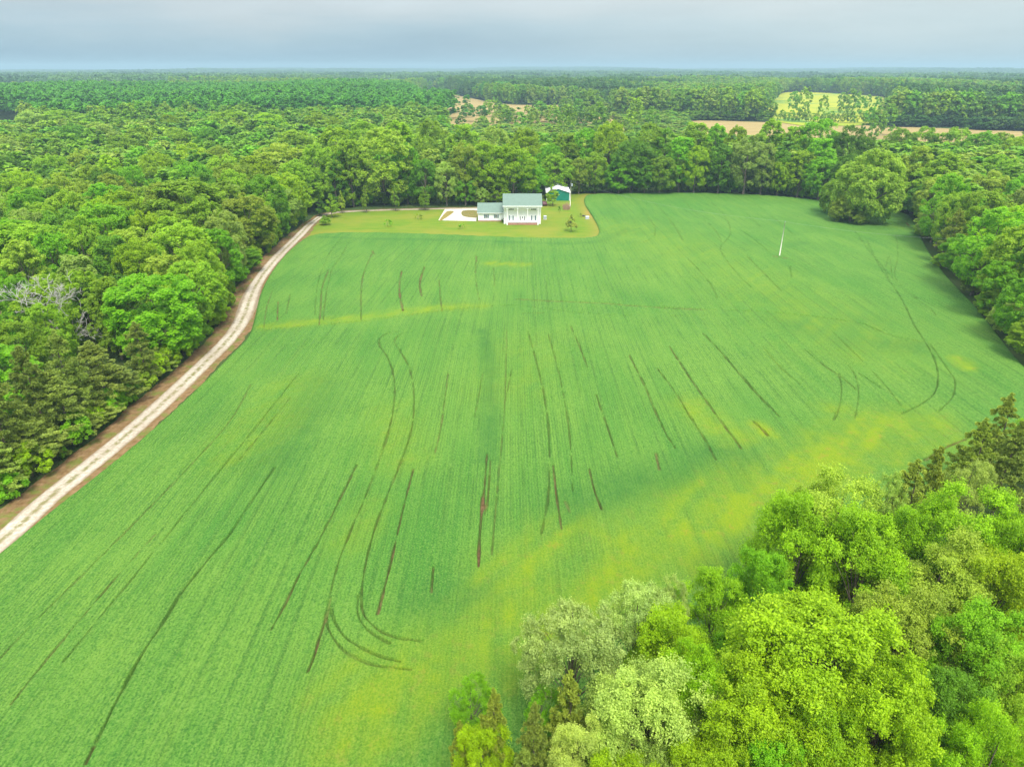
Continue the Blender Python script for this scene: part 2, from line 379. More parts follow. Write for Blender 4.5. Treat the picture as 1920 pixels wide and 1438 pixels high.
TAN = smooth_poly(poly([(1330,290),(1450,300),(1620,302),(1760,292),(1900,285),(2060,288),(2100,256),(1900,247),(1700,239),(1500,232),(1400,229),(1310,226.5),(1290,232),(1300,250)]), 3)
TANC = [smooth_poly(poly(p), 3) for p in ([(1015,290),(1055,290),(1050,262),(1020,262)], [(1150,275),(1180,275),(1180,245),(1150,245)])]
TANR = smooth_poly(poly([(1795,318),(1870,306),(1960,318),(1960,350),(1880,338),(1820,332)]), 3)
TANL = smooth_poly(poly([(-90,552),(-20,536),(30,540),(46,562),(20,590),(-60,600)]), 3)
YEL = smooth_poly(poly([(1440,228),(1660,232),(1665,196),(1655,183),(1560,176),(1475,174),(1452,190)]), 3)
GRN = smooth_poly(poly([(-160,285),(50,278),(75,252),(330,243),(430,233),(430,228),(200,230),(60,231),(-160,232)]), 3)
MIDT = smooth_poly(poly([(780,203),(1070,212),(1150,205),(1140,196),(960,198),(860,180),(825,171),(790,172)]), 3)
STRIPS = [smooth_poly(poly(p), 3) for p in ([(1070,182),(1110,183),(1105,173),(1075,172)], [(640,171),(760,174),(750,165),(650,163)], [(20,160),(210,163),(200,156.5),(30,155)], [(1720,196),(1850,199),(1840,190),(1730,188)])]
TAN2 = smooth_poly(poly([(850,275),(960,293),(1100,298),(1240,300),(1290,262),(1200,228),(1130,216),(1000,212),(880,210),(835,222)]), 3)
CLEAR = TANC + [TAN, TANR, TANL, YEL, GRN, MIDT] + STRIPS

def openland(x, y):
    d = np.hypot(x, y); v = np.sin(x/420+2.2*np.sin(y/610)+.7)+np.sin(y/300+x/900+1.2*np.sin(x/1100))+.25*np.sin(x/90+y/60)
    return (v > .85) & (d > 1150) & (d < 5200)
# ---- ground sheet, polar grid following the terrain
def ground():
    rr = np.concatenate([np.linspace(0, 340, 35)[:-1], 340*np.exp(np.linspace(0, math.log(9300/340), 190))]); th = np.linspace(0, 2*math.pi, 361)[:-1]
    Rr, Th = np.meshgrid(rr, th, indexing='ij'); X = Rr*np.cos(Th); Y = Rr*np.sin(Th); Z = T(X, Y); Z[Rr < 340] = 0
    V = np.stack([X, Y, Z], -1).reshape(-1, 3); n = len(th); i, j = np.meshgrid(np.arange(len(rr)-1), np.arange(n), indexing='ij')
    a = i*n+j; b = i*n+(j+1) % n; c = (i+1)*n+(j+1) % n; d = (i+1)*n+j
    me = np_mesh('ground', V, np.stack([a, d, c, b], -1).reshape(-1, 4), True)
    attr(me, 'open', openland(X, Y).ravel().astype(np.float32))
    m, nt, bs = newmat('forest_floor', .95, .05); p = pos(nt)
    f = mapr(nt, noise(nt, .25, 6, .6, p), .35, .65); g = mapr(nt, noise(nt, 2.5, 5, .6, p), .3, .7)
    c = mixc(nt, f, (.045,.085,.02), (.085,.075,.035)); c = mixc(nt, g, c, (.06,.12,.025)); h = mapr(nt, noise(nt, .004, 3, .5, p), .42, .58); c = mixc(nt, attrn(nt, 'open'), c, mixc(nt, h, (.15,.25,.06), (.34,.30,.16))); nt.links.new(c, bs.inputs['Base Color']); bump(nt, bs, g, .8, .3)
    me.materials.append(m); o = bpy.data.objects.new('ground', me); COL.objects.link(o); tag(o, kind='structure')
ground()

def sheet(name, P, z, mat, nseg=14, step=None):
    """flat sheet over a closed outline, draped on the terrain (a grid clipped to the outline)"""
    x0, y0 = P.min(0); x1, y1 = P.max(0); st = step or max((x1-x0), (y1-y0))/120
    xs = np.arange(x0-st, x1+st, st); ys = np.arange(y0-st, y1+st, st); X, Y = np.meshgrid(xs, ys, indexing='ij')
    ins = inside(X, Y, P)
    # pull the grid points just outside onto the outline for a clean edge
    D = seg_dist(X, Y, P, True)
    keep = ins.copy()
    near = (~ins) & (D < st*1.5)
    ix = np.argwhere(near)
    XX, YY = X.copy(), Y.copy(); n = len(P); A = P; B = np.roll(P, -1, 0); dd = B-A; l2 = (dd**2).sum(1)+1e-9
    for a, b in ix:
        p = np.array([X[a, b], Y[a, b]]); t = np.clip(((p-A)*dd).sum(1)/l2, 0, 1); q = A+dd*t[:, None]; k = np.argmin(((q-p)**2).sum(1)); XX[a, b], YY[a, b] = q[k]
    Z = T(XX, YY)+z; V = np.stack([XX, YY, Z], -1).reshape(-1, 3); ny = len(ys)
    i, j = np.meshgrid(np.arange(len(xs)-1), np.arange(ny-1), indexing='ij')
    a = i*ny+j; ok = (keep[:-1, :-1] | keep[1:, :-1] | keep[1:, 1:] | keep[:-1, 1:])
    ne = (keep | near); ok &= ne[:-1, :-1] & ne[1:, :-1] & ne[1:, 1:] & ne[:-1, 1:]
    Fq = np.stack([a, a+ny, a+ny+1, a+1], -1)[ok]
    me = np_mesh(name, V, Fq, True); me.materials.append(mat); o = bpy.data.objects.new(name, me); COL.objects.link(o); tag(o, kind='structure'); return o

def field_mat(name, c1, c2, scale=.03, c3=None):
    m, nt, b = newmat(name, .9, .05); p = pos(nt); mp = nt.nodes.new('ShaderNodeMapping'); mp.inputs['Scale'].default_value = (1, 3.5, 1); nt.links.new(p, mp.inputs[0])
    f = mapr(nt, noise(nt, scale, 6, .6, mp.outputs[0]), .35, .65); c = mixc(nt, f, c1, c2)
    if c3: c = mixc(nt, mapr(nt, noise(nt, scale*2.2, 3, .5, p), .52, .66), c, c3)
    nt.links.new(c, b.inputs['Base Color']); return m
sheet('stubble_field', TAN, .25, field_mat('stubble', (.27,.20,.075), (.33,.255,.105)))
for q in [TANR, TANL]+TANC: sheet('stubble_field', q, .15, bpy.data.materials['stubble'], step=2.5)
sheet('stubble_field', TAN2, .3, bpy.data.materials['stubble'])
sheet('flowering_meadow', YEL, .6, field_mat('meadow', (.26,.31,.02), (.34,.34,.03), .01, (.11,.22,.035)))
sheet('pasture', GRN, .25, field_mat('pasture', (.09,.22,.04), (.12,.25,.045)))
sheet('stubble_field', MIDT, .7, bpy.data.materials['stubble'])
for q in STRIPS: sheet('stubble_field', q, 1.0, bpy.data.materials['stubble'])

# ---- lawn
def lawn():
    m, nt, b = newmat('lawn_grass', .9, .08); p = pos(nt)
    mp = nt.nodes.new('ShaderNodeMapping'); mp.inputs['Scale'].default_value = (.35, 1.6, 1); nt.links.new(p, mp.inputs[0])
    f = mapr(nt, noise(nt, .32, 5, .6, mp.outputs[0]), .35, .65); g = mapr(nt, noise(nt, .06, 4, .6, p), .42, .62); h = noise(nt, 5, 4, .7, p)
    c = mixc(nt, f, (.095,.185,.012), (.150,.210,.018)); c = mixc(nt, math_(nt, 'MULTIPLY', g, .55), c, (.225,.205,.03))
    e = attrn(nt, 'edge'); c = mixc(nt, e, c, (.25,.19,.04)); c = mixc(nt, math_(nt, 'MULTIPLY', mapr(nt, h, .45, .7), .35), c, (.07,.14,.010))
    nt.links.new(c, b.inputs['Base Color']); bump(nt, b, h, .6, .08)
    o = sheet('lawn', LAWN, .012, m, step=.9); me = o.data; co = np.empty(len(me.vertices)*3, np.float32); me.vertices.foreach_get('co', co); co = co.reshape(-1, 3)
    D = seg_dist(co[:, 0].astype(float), co[:, 1].astype(float), FIELD, True); right = np.clip((co[:, 0]-12)/14, .25, 1)
    spot = np.exp(-((co[:, 0]-at(1108,402)[0])**2/9+(co[:, 1]-at(1108,402)[1])**2/60))
    attr(me, 'edge', np.clip(np.exp(-(D/3.2)**2)*.5*right+spot*.7, 0, 1))
lawn()

# ---- ribbons: verge and gravel drive
def ribbon(name, P, wl, wr, z, mat, nx=9, jit=0):
    P = np.asarray(P); d = np.gradient(P, axis=0); d = unit(d); nrm = np.stack([-d[:, 1], d[:, 0]], 1); rg = np.random.default_rng(5)
    s = np.concatenate([[0], np.cumsum(np.linalg.norm(np.diff(P, axis=0), axis=1))])
    f = np.linspace(0, 1, nx); jl = jit*np.convolve(rg.normal(size=len(P)+4), np.ones(5)/5, 'valid')[:len(P)]; jr = jit*np.convolve(rg.normal(size=len(P)+4), np.ones(5)/5, 'valid')[:len(P)]
    wl = np.broadcast_to(wl, len(P))+jl; wr = np.broadcast_to(wr, len(P))+jr
    off = wl[:, None]*(1-f)+(-wr[:, None])*f
    XY = P[:, None, :]+nrm[:, None, :]*off[..., None]; V = np.dstack([XY, np.full(off.shape, z)]).reshape(-1, 3)
    i, j = np.meshgrid(np.arange(len(P)-1), np.arange(nx-1), indexing='ij'); a = i*nx+j
    me = np_mesh(name, V, np.stack([a, a+nx, a+nx+1, a+1], -1).reshape(-1, 4), True)
    attr(me, 'across', off.ravel()); me.materials.append(mat); o = bpy.data.objects.new(name, me); COL.objects.link(o); tag(o, kind='structure'); return o
def road():
    def res(P, st):
        s = np.concatenate([[0], np.cumsum(np.linalg.norm(np.diff(P, axis=0), axis=1))]); q = np.arange(0, s[-1], st)
        return np.stack([np.interp(q, s, P[:, 0]), np.interp(q, s, P[:, 1])], 1)
    P = res(ROADC, .8)
    m, nt, b = newmat('dirt_verge', .95, .05); p = pos(nt)
    f = mapr(nt, noise(nt, 1.1, 6, .65, p), .35, .65); g = mapr(nt, noise(nt, .35, 4, .6, p), .5, .62)
    c = mixc(nt, f, (.140,.083,.034), (.240,.155,.075)); c = mixc(nt, math_(nt, 'MULTIPLY', g, .65), c, (.10,.15,.02)); nt.links.new(c, b.inputs['Base Color']); bump(nt, b, f, .5, .1)
    n = len(P); end = np.clip((P[:, 0]*0 + np.interp(np.arange(n), [0, n*.55, n*.68, n], [4.6, 4.2, 2.6, 2.4])), 0, 9)
    ribbon('dirt_verge', P, end, np.interp(np.arange(n), [0, n*.6, n*.7, n], [3.0, 3.0, 1.4, 1.4]), .020, m, 12, .5)
    m, nt, b = newmat('gravel', .9, .1); p = pos(nt); ac = attrn(nt, 'across')
    ab = math_(nt, 'ABSOLUTE', math_(nt, 'ADD', ac, math_(nt, 'MULTIPLY_ADD', noise(nt, .5, 5, .6, p), .9, -.45)))
    f = mapr(nt, noise(nt, 2.2, 6, .7, p), .35, .65); fine = noise(nt, 12, 4, .7, p)
    c = mixc(nt, f, (.33,.28,.21), (.53,.475,.39)); c = mixc(nt, mapr(nt, fine, .55, .7, 0, .45), c, (.22,.165,.10))
    mid = math_(nt, 'MULTIPLY', mapr(nt, ab, .15, .55, 1, 0), mapr(nt, noise(nt, .9, 4, .6, p), .38, .55, .15, .95)); c = mixc(nt, mid, c, (.17,.16,.055))
    long_ = mapr(nt, noise(nt, .12, 3, .5, p), .40, .62, 0, .35); c = mixc(nt, long_, c, (.26,.20,.13))
    edge = mapr(nt, ab, 1.15, 1.65, 0, .85); c = mixc(nt, edge, c, (.19,.14,.08))
    nt.links.new(c, b.inputs['Base Color']); bump(nt, b, fine, .6, .05)
    wide = np.interp(np.arange(n), [0, n*.28, n*.34, n*.40, n*.6, n*.68, n], [1.62, 1.62, 2.2, 1.6, 1.6, 1.15, 1.15])
    ribbon('gravel_drive', P, wide*np.interp(np.arange(n), [0, n*.5, n], [1, 1, 1]), wide, .032, m, 10, .12)
    m2, nt, b = newmat('white_gravel', .9, .1); p = pos(nt); f = mapr(nt, noise(nt, .8, 6, .7, p), .45, .7)
    nt.links.new(mixc(nt, f, (.56,.53,.48), (.36,.30,.21)), b.inputs['Base Color'])
    sheet('parking_pad', poly([(834,393),(822,413.5),(893,415.2),(896,391.5)]), .044, m2, step=.7)
    m3, nt, b = newmat('flower_bed', .9, .1); p = pos(nt); f = mapr(nt, noise(nt, 1.4, 6, .7, p), .4, .6)
    nt.links.new(mixc(nt, f, (.09,.14,.02), (.24,.15,.07)), b.inputs['Base Color'])
    sheet('garden_bed', smooth_poly(poly([(868,395.5),(867,405),(884,408.5),(896,407),(896,395.5)]), 3), .056, m3, step=.35)
    sheet('dry_strip', smooth_poly(poly([(838,397),(824,413),(830,413),(851,398)]), 3), .055, simple('dry_grass', (.22,.18,.05), .9, .05, .3, 1), step=.35)
road()

# ------------------------------------------------------------------ the crop field
def L_(pts, z=CROP): return smooth_poly(poly(pts, z), 5, False)
# (points, half width m, depth 0..1, soil 0..1)
TRK = [
 ([(758,622),(730,624),(712,634),(712,648),(726,668),(737,700),(740,740),(733,790),(715,850),(690,920),(660,990),(633,1060),(618,1120),(612,1160),(622,1190),(650,1222),(700,1245),(770,1255)], .20, .85, .25),
 ([(778,622),(752,626),(740,640),(752,660),(768,690),(776,740),(772,800),(750,870),(722,940),(700,1000),(685,1060),(678,1110),(680,1145),(700,1172),(735,1192),(790,1202)], .20, .85, .25),
 ([(621,1140),(628,1165),(650,1195),(700,1224),(750,1240)], .18, .8, .1), ([(672,1115),(671,1150),(690,1180),(730,1205)], .18, .7, .1),
 ([(670,870),(640,930),(600,1010),(560,1080),(530,1140),(508,1180)], .15, .85, .6),
 ([(620,1120),(608,1165),(592,1215),(575,1258)], .28, 1, .85), ([(598,1195),(590,1222),(578,1256)], .40, 1, 1),
 ([(775,880),(757,950),(741,1020),(729,1070),(716,1120),(708,1150)], .16, .9, .75),
 ([(913,850),(909,900),(905,950)], .18, .9, .7), ([(906,930),(903,960),(899,1010),(897,1062)], .42, 1, 1.0), ([(907,945),(903,962),(902,975)], .6, .9, .9),
 ([(812,1065),(809,1110)], .2, .9, .6), ([(920,862),(915,930),(909,965)], .16, .8, .4),
 ([(990,622),(1006,680),(1020,740),(1028,800),(1030,860),(1028,930),(1015,1000)], .18, .85, .2), ([(1028,625),(1048,700),(1062,770),(1070,840),(1074,920)], .15, .7, .2),
 ([(1037,872),(1043,925),(1049,965),(1053,992)], .30, 1, 1), ([(1070,612),(1085,645),(1102,690)], .20, .9, .4), ([(1118,740),(1135,790),(1158,858)], .16, .85, .35),
 ([(1105,880),(1115,920),(1128,955)], .26, 1, .7), ([(1180,665),(1205,715),(1228,770),(1250,815),(1266,840)], .20, .95, .45),
 ([(1255,648),(1285,695),(1320,745),(1345,780),(1370,812),(1390,840)], .23, 1, .75), ([(1232,690),(1262,730),(1290,775),(1320,820),(1342,862)], .20, .9, .4),
 ([(1318,624),(1345,652),(1380,693),(1420,738),(1462,780)], .30, 1, .35), ([(1412,788),(1426,800),(1440,815)], .35, 1, .9), ([(1430,650),(1465,690),(1500,720)], .20, .6, .1),
 ([(1508,655),(1545,685),(1575,705),(1605,730)], .22, .8, .35), ([(1610,700),(1630,712),(1652,728)], .35, .9, .15), ([(1572,700),(1578,725),(1574,760),(1563,788)], .17, .7, .15), ([(1590,685),(1604,705),(1610,740),(1602,785)], .17, .7, .15),
 ([(1622,607),(1660,625),(1700,636),(1748,643)], .35, .9, .1), ([(1600,430),(1630,470),(1655,500),(1665,520)], .2, .7, .1), ([(1660,500),(1668,480),(1672,520)], .2, .6, .1),
 ([(1625,450),(1650,500),(1690,560),(1715,610),(1740,650),(1757,690),(1755,730),(1730,755),(1690,775)], .20, .8, .1), ([(1655,500),(1690,540),(1740,575),(1755,590)], .2, .6, .1), ([(1680,440),(1684,480),(1678,520),(1720,560)], .2, .6, .1),
 ([(1740,640),(1775,690),(1790,715),(1785,745),(1760,770)], .16, .55, .1),
 ([(968,560),(1040,564),(1120,568),(1200,574),(1260,577),(1322,580)], 1.5, 1, .6), ([(1322,580),(1400,582),(1480,588),(1560,597),(1622,607)], .35, .8, .1), ([(490,620),(560,612),(640,605),(760,592),(880,577),(968,572),(1080,586),(1200,592),(1330,590)], .22, .7, .15), ([(950,620),(946,760),(934,900),(922,1040)], .13, .5, .3), ([(560,700),(480,800),(380,920),(250,1080),(120,1240)], .12, .6, .1), ([(1560,620),(1640,700),(1690,760)], .13, .5, .1), ([(980,587),(1020,587)], .25, .9, .6), ([(1240,574),(1320,581)], .5, 1, 0),
 ([(700,470),(690,492),(680,520),(677,550),(677,598)], .22, .9, .5), ([(698,470),(701,476)], .9, .9, .7), ([(753,508),(749,530),(750,555),(756,582)], .55, 1, .85), ([(796,500),(789,520),(787,535),(791,555)], .50, 1, .7),
 ([(617,505),(608,525),(603,545),(601,580),(598,610)], .25, .9, .6), ([(655,450),(640,480),(625,500),(616,530),(610,560),(606,600)], .17, .7, .2), ([(640,445),(615,480),(596,530),(590,590)], .15, .6, .1),
 ([(823,525),(826,560),(829,582)], .22, .9, .6), ([(892,478),(892,520),(898,560)], .2, .7, .3), ([(893,480),(894,490)], .5, .9, .8), ([(925,500),(928,540)], .15, .6, .2),
 ([(510,545),(500,575),(494,615)], .2, .6, .5), ([(543,552),(540,570),(536,590)], .2, .8, .5), ([(521,565),(520,600)], .2, .8, .8),
 ([(1220,373),(1255,410),(1280,450)], .35, .7, .1), ([(1325,373),(1345,390),(1365,415),(1368,440),(1350,462)], .25, .7, .1), ([(1280,375),(1310,405),(1335,425),(1352,450),(1350,470)], .22, .7, .1),
 ([(1180,372),(1205,395),(1222,415),(1228,440),(1205,455)], .22, .6, .1), ([(1365,373),(1400,400),(1425,425)], .22, .7, .1), ([(1410,378),(1440,400),(1470,425),(1500,450)], .25, .7, .1),
 ([(1385,430),(1410,445),(1440,470)], .4, .8, .0), ([(1400,480),(1430,510),(1465,545)], .28, .8, .2), ([(1290,485),(1330,530),(1345,560)], .2, .6, .1), ([(1340,455),(1375,505),(1410,540)], .2, .6, .1),
 ([(1515,745),(1555,750),(1600,735)], .2, .0, .0), ([(515,875),(470,940),(430,1000),(380,1060),(340,1110),(310,1160),(280,1205),(255,1245),(215,1320),(180,1390)], .20, .85, .10),
 ([(175,1400),(160,1430)], .3, 1, .9), ([(470,720),(430,790),(330,900),(210,1020),(90,1140),(0,1235)], .12, .5, .35), ([(290,1000),(210,1090),(110,1210),(20,1320)], .14, .5, .55), ([(545,745),(500,800),(450,860)], .14, .5, .2),
 ([(1810,822),(1785,832),(1755,848),(1735,862)], .5, .9, 1), ([(1000,640),(985,1050)], .0, 0, 0), ([(960,690),(945,760)], .15, .6, .2), ([(840,700),(828,790),(815,850)], .15, .6, .4), ([(905,700),(890,780)], .12, .5, .2),
 ([(1230,850),(1236,880)], .7, .5, .6), ([(1060,940),(1068,960)], .5, .4, .5), ([(1450,480),(1474,484)], 1.1, .95, .85), ([(1700,417),(1706,424)], 1.2, .9, .8), ([(1480,500),(1484,520)], .5, .6, .0),
]
def field():
    nr, nc = 980, 1640
    ylo, yhi = 360, 1500                                    # rows get denser towards the viewer, as they fill more of the view
    py = np.linspace(yhi, ylo, nr)
    v = (py-719)/F; dy = CP - v*SP; dz = SP + v*CP; D = H*dy/dz
    s = np.linspace(-.86, .86, nc); c = D*CP + H*SP
    Y = np.repeat(D[:, None], nc, 1); X = s[None, :]*c[:, None]
    ed = seg_dist(X, Y, FIELD, True, 12.0); ins = inside(X, Y, FIELD); sd = np.where(ins, ed, -ed)
    keep = sd > -.45
    x, y, e = X[keep], Y[keep], sd[keep]; n = len(x)
    idx = -np.ones(X.shape, np.int64); idx[keep] = np.arange(n)
    q = np.stack([idx[:-1, :-1], idx[:-1, 1:], idx[1:, 1:], idx[1:, :-1]], -1).reshape(-1, 4); q = q[(q >= 0).all(1)]
    def vn(x, y, s, sd_):                                   # smooth value noise
        g = np.random.default_rng(sd_).uniform(0, 1, (256, 256)); u = x/s+97.3; w = y/s+41.7; iu = np.floor(u).astype(int); iw = np.floor(w).astype(int); fu = u-iu; fw = w-iw
        fu = fu*fu*(3-2*fu); fw = fw*fw*(3-2*fw); G = lambda a, b: g[a % 256, b % 256]
        return (G(iu, iw)*(1-fu)+G(iu+1, iw)*fu)*(1-fw)+(G(iu, iw+1)*(1-fu)+G(iu+1, iw+1)*fu)*fw
    soil = np.zeros(n); dip = np.zeros(n)
    wob = .16*(vn(x, y, 1.3, 1)-.5)
    for pts, hw, dep, so in TRK:
        if dep == 0 or hw == 0: continue
        P = L_(pts); dd = seg_dist(x, y, P, False, hw+1.6)
        dist = np.hypot(x, y); w = (np.maximum(hw, .00075*dist*dep)*.27+.045)*(.55+.9*vn(x, y, 2.2, 3)); k = np.clip(1-(dd+wob-w*.55)/(w*.85), 0, 1); k = k*k*(3-2*k)*np.clip(.5+1.0*vn(x, y, 4.5, 33), 0, 1)
        dip = np.maximum(dip, k*dep); soil = np.maximum(soil, k*so*np.clip(.2+1.5*vn(x, y, 1.7, 4), 0, 1))
    yel = np.zeros(n); lush_shade = np.zeros(n)
    def band(pts, w, a, arr):
        dd = seg_dist(x, y, L_(pts), False, w*3); np.maximum(arr, a*np.exp(-(dd/w)**2), out=arr)
    band([(700,1330),(850,1250),(1000,1160),(1150,1090),(1250,1020),(1400,940),(1500,880),(1620,820),(1720,790)], 5.6, 1.0, yel)
    band([(960,1080),(1080,1010),(1200,1000),(1330,930),(1420,890),(1500,870)], 4.2, .85, yel)
    band([(850,1330),(1000,1220),(1150,1120),(1300,1030),(1430,960),(1560,900),(1700,850),(1800,825)], 2.6, .7, yel)
    band([(740,1260),(900,1200),(1030,1120)], 3.6, .55, yel)
    band([(500,612),(600,603),(700,592),(800,580),(900,572)], 2.4, .75, yel); band([(925,494),(980,496)], 2.6, .9, yel); band([(1795,672),(1812,690)], 1.8, .9, yel)
    band([(1290,760),(1330,790),(1380,820)], 3.5, .6, yel); band([(1420,795),(1445,815)], 1.5, .9, yel); band([(650,1010),(700,960)], 3, .2, yel); band([(560,720),(500,790),(440,850)], 5, .30, yel); band([(1040,450),(1120,446)], 1, .0, yel)
    band([(1560,765),(1590,770)], 2.5, .6, yel); band([(730,770),(750,860)], 4, .3, yel); band([(1000,650),(960,720)], 9, .2, yel); band([(1180,430),(1400,520),(1600,640)], 16, .28, yel)
    band([(905,620),(920,700),(918,800),(912,860)], 1.5, .95, lush_shade); band([(1080,950),(1200,905),(1300,870),(1380,850)], 4.5, .8, lush_shade); band([(600,720),(560,800),(500,880)], 4, .6, lush_shade)
    band([(800,1130),(900,1110)], 3, .5, lush_shade); band([(600,445),(900,452),(1100,456),(1180,430)], 1.6, .6, lush_shade); band([(1475,462),(1500,455)], 2, .6, lush_shade); band([(1500,610),(1600,640),(1700,650)], 4, .5, lush_shade)
    band([(1540,395),(1640,430),(1720,440)], 7, .6, lush_shade); band([(850,1370),(950,1290),(1080,1240)], 3, .4, lush_shade)  # last band paints the near wood's tree shadow as darker crop green
    big = vn(x, y, 21, 8)*.6+vn(x, y, 8, 9)*.4; str_ = vn(x*1.0, y*.12, 1.1, 10); str2 = vn(x, y*.18, 3.4, 12)
    nn = vn(x, y, 3.0, 13)*.5+vn(x, y, 1.1, 14)*.5
    c5, s5 = math.cos(.62), math.sin(.62); strk = vn(x*c5-y*s5*1.0, (x*s5+y*c5)*1.0, 1.0, 40)*0+vn((x*.62+y*.78)*.10, (x*.78-y*.62), 1.5, 41)
    yel = np.clip(yel*(.30+.95*nn)*(.5+1.05*strk)*(.7+.5*str_), 0, 1); lush_shade = np.clip(lush_shade*(.3+1.2*nn), 0, 1)
    str3 = vn(x, y*.05, .55, 15); tone = np.clip(.5+(big-.5)*.8+(str_-.5)*.42+(str2-.5)*.4+(str3-.5)*.3, 0, 1)
    # rows: drilled along Y, bending with the field where the drive and headlands bend
    bend = np.where(y > 120, -.0012*np.clip(y-120, 0, 120)**2*np.clip((-x+5)/60, 0, 1), 0) + .0010*np.clip(y-90, 0, 200)**2*np.clip((x-5)/110, 0, .8)*.35
    u = x + bend + 1.0*np.sin(y/60.)
    Hh = CROP*np.clip((e+.35)/.55, 0, 1)**.6*(1-.92*dip) + .07*(vn(x, y, .45, 20)-.5)+.05*(vn(x, y, .9, 21)-.5)+.25*(vn(x, y, 14, 22)-.5)*np.clip(e/3, 0, 1)
    Hh = np.maximum(Hh, .02)
    me = np_mesh('crop_field', np.stack([x, y, Hh], 1), q, True)
    attr(me, 'soil', soil); attr(me, 'yel', yel); attr(me, 'lush_shade', lush_shade); attr(me, 'tone', tone); attr(me, 'u', u); attr(me, 'dip', np.clip(dip+(e < .35)*.6, 0, 1))
    m, nt, b = newmat('wheat', .8, .12); L = nt.links.new; p = pos(nt)
    A = {k: attrn(nt, k) for k in ('soil', 'yel', 'lush_shade', 'tone', 'u', 'dip')}
    col = mixc(nt, A['tone'], (.056,.192,.021), (.128,.262,.031))
    # stems of the sown rows alternate with the gaps between them
    jit = math_(nt, 'MULTIPLY_ADD', noise(nt, 1.2, 4, .65, p), .46, -.23); uu = math_(nt, 'ADD', A['u'], jit)
    w1 = math_(nt, 'MULTIPLY_ADD', math_(nt, 'SINE', math_(nt, 'MULTIPLY', uu, 2*math.pi/.40)), .5, .5)
    w2 = math_(nt, 'MULTIPLY_ADD', math_(nt, 'SINE', math_(nt, 'MULTIPLY', uu, 2*math.pi/1.13)), .5, .5)
    patch = mapr(nt, noise(nt, .09, 3, .6, p), .40, .62)
    w3 = math_(nt, 'MULTIPLY_ADD', math_(nt, 'SINE', math_(nt, 'MULTIPLY', uu, 2*math.pi/3.3)), .5, .5); patch3 = mapr(nt, noise(nt, .05, 4, .7, p), .45, .58)
    col = mixc(nt, math_(nt, 'MULTIPLY', mapr(nt, w3, .07, .0, 0, .55), patch3), col, (.030,.095,.012))
    rowf = math_(nt, 'MULTIPLY', mapr(nt, w1, .45, .0, 0, .55), mapr(nt, patch, 0, 1, .35, 1)); col = mixc(nt, rowf, col, (.028,.100,.014))
    rowg = math_(nt, 'MULTIPLY', mapr(nt, w2, .30, .0, 0, .45), mapr(nt, patch, 0, 1, .25, 1)); col = mixc(nt, rowg, col, (.034,.112,.016))
    f1 = noise(nt, 5.5, 4, .75, p); f2 = noise(nt, 1.8, 4, .6, p)
    col = mixc(nt, mapr(nt, f1, .50, .64, 0, .65), col, (.18,.30,.060)); col = mixc(nt, mapr(nt, f1, .48, .36, 0, .75), col, (.018,.078,.010))
    col = mixc(nt, mapr(nt, f2, .50, .36, 0, .35), col, (.030,.125,.018))
    col = mixc(nt, math_(nt, 'MULTIPLY', A['lush_shade'], .60), col, (.022,.110,.020))
    yl = mixc(nt, mapr(nt, f1, .38, .62), (.125,.235,.008), (.220,.285,.010)); yl = mixc(nt, math_(nt, 'MULTIPLY', mapr(nt, noise(nt, .9, 4, .6, p), .56, .66), .45), yl, (.26,.20,.03))
    col = mixc(nt, math_(nt, 'MULTIPLY', A['yel'], .95), col, yl)
    col = mixc(nt, math_(nt, 'MULTIPLY', A['dip'], .22), col, (.030,.100,.014))  # track grooves painted darker, on top of their real shade
    sl = mixc(nt, mapr(nt, f2, .35, .65), (.10,.065,.025), (.21,.13,.065)); col = mixc(nt, A['soil'], col, sl)
    L(col, b.inputs['Base Color'])
    hh = math_(nt, 'ADD', f1, math_(nt, 'MULTIPLY', w1, .35)); bump(nt, b, hh, .9, .22)
    me.materials.append(m); o = bpy.data.objects.new('crop_field', me); COL.objects.link(o); tag(o, kind='structure')
field()

# ------------------------------------------------------------------ trees
TREES = []           # dict per tree
def crown_pt(px, ytop, h):
    """h < 60: height in metres; otherwise the photo row where the tree meets the ground"""
    if h < 60: return at(px, ytop, h), h
    b = at(px, h); d = ray(px, ytop); t = b[1]/d[1]; return b, H + t*d[2] - float(T(*b))
def add(px, ytop, rpx, h, kind, col, region):
    b, hh = crown_pt(px, ytop, h); r = rpx/F*zc(b[0], b[1], hh*.6)
    if region in ('left', 'right') and not (px in (1568,1592,1620)):
        d = ray(px, ytop); k = 0
        while k < 60:
            A_ = np.array([b[0]]), np.array([b[1]])
            bad = (inside(A_[0], A_[1], FIELD)[0] or seg_dist(A_[0], A_[1], FIELD, True)[0] < .38*r+(4.2 if region == 'left' else .5) or seg_dist(A_[0], A_[1], ROADC)[0] < 4.2+.42*r or inside(A_[0], A_[1], LAWN)[0])
            if not bad: break
            b = b*1.015; k += 1; r = rpx/F*zc(b[0], b[1], hh*.6)
        hh = max(4.0, H + b[1]/d[1]*d[2] - float(T(*b)))
    if region != 'near': r *= 1.12
    if kind in ('tall', 'broad'): kind = 'tall' if hh/r > 3.3 else 'broad'
    TREES.append(dict(x=b[0], y=b[1], h=hh, r=r, kind=kind, col=col, px=px, py=ytop, region=region, hand=True))
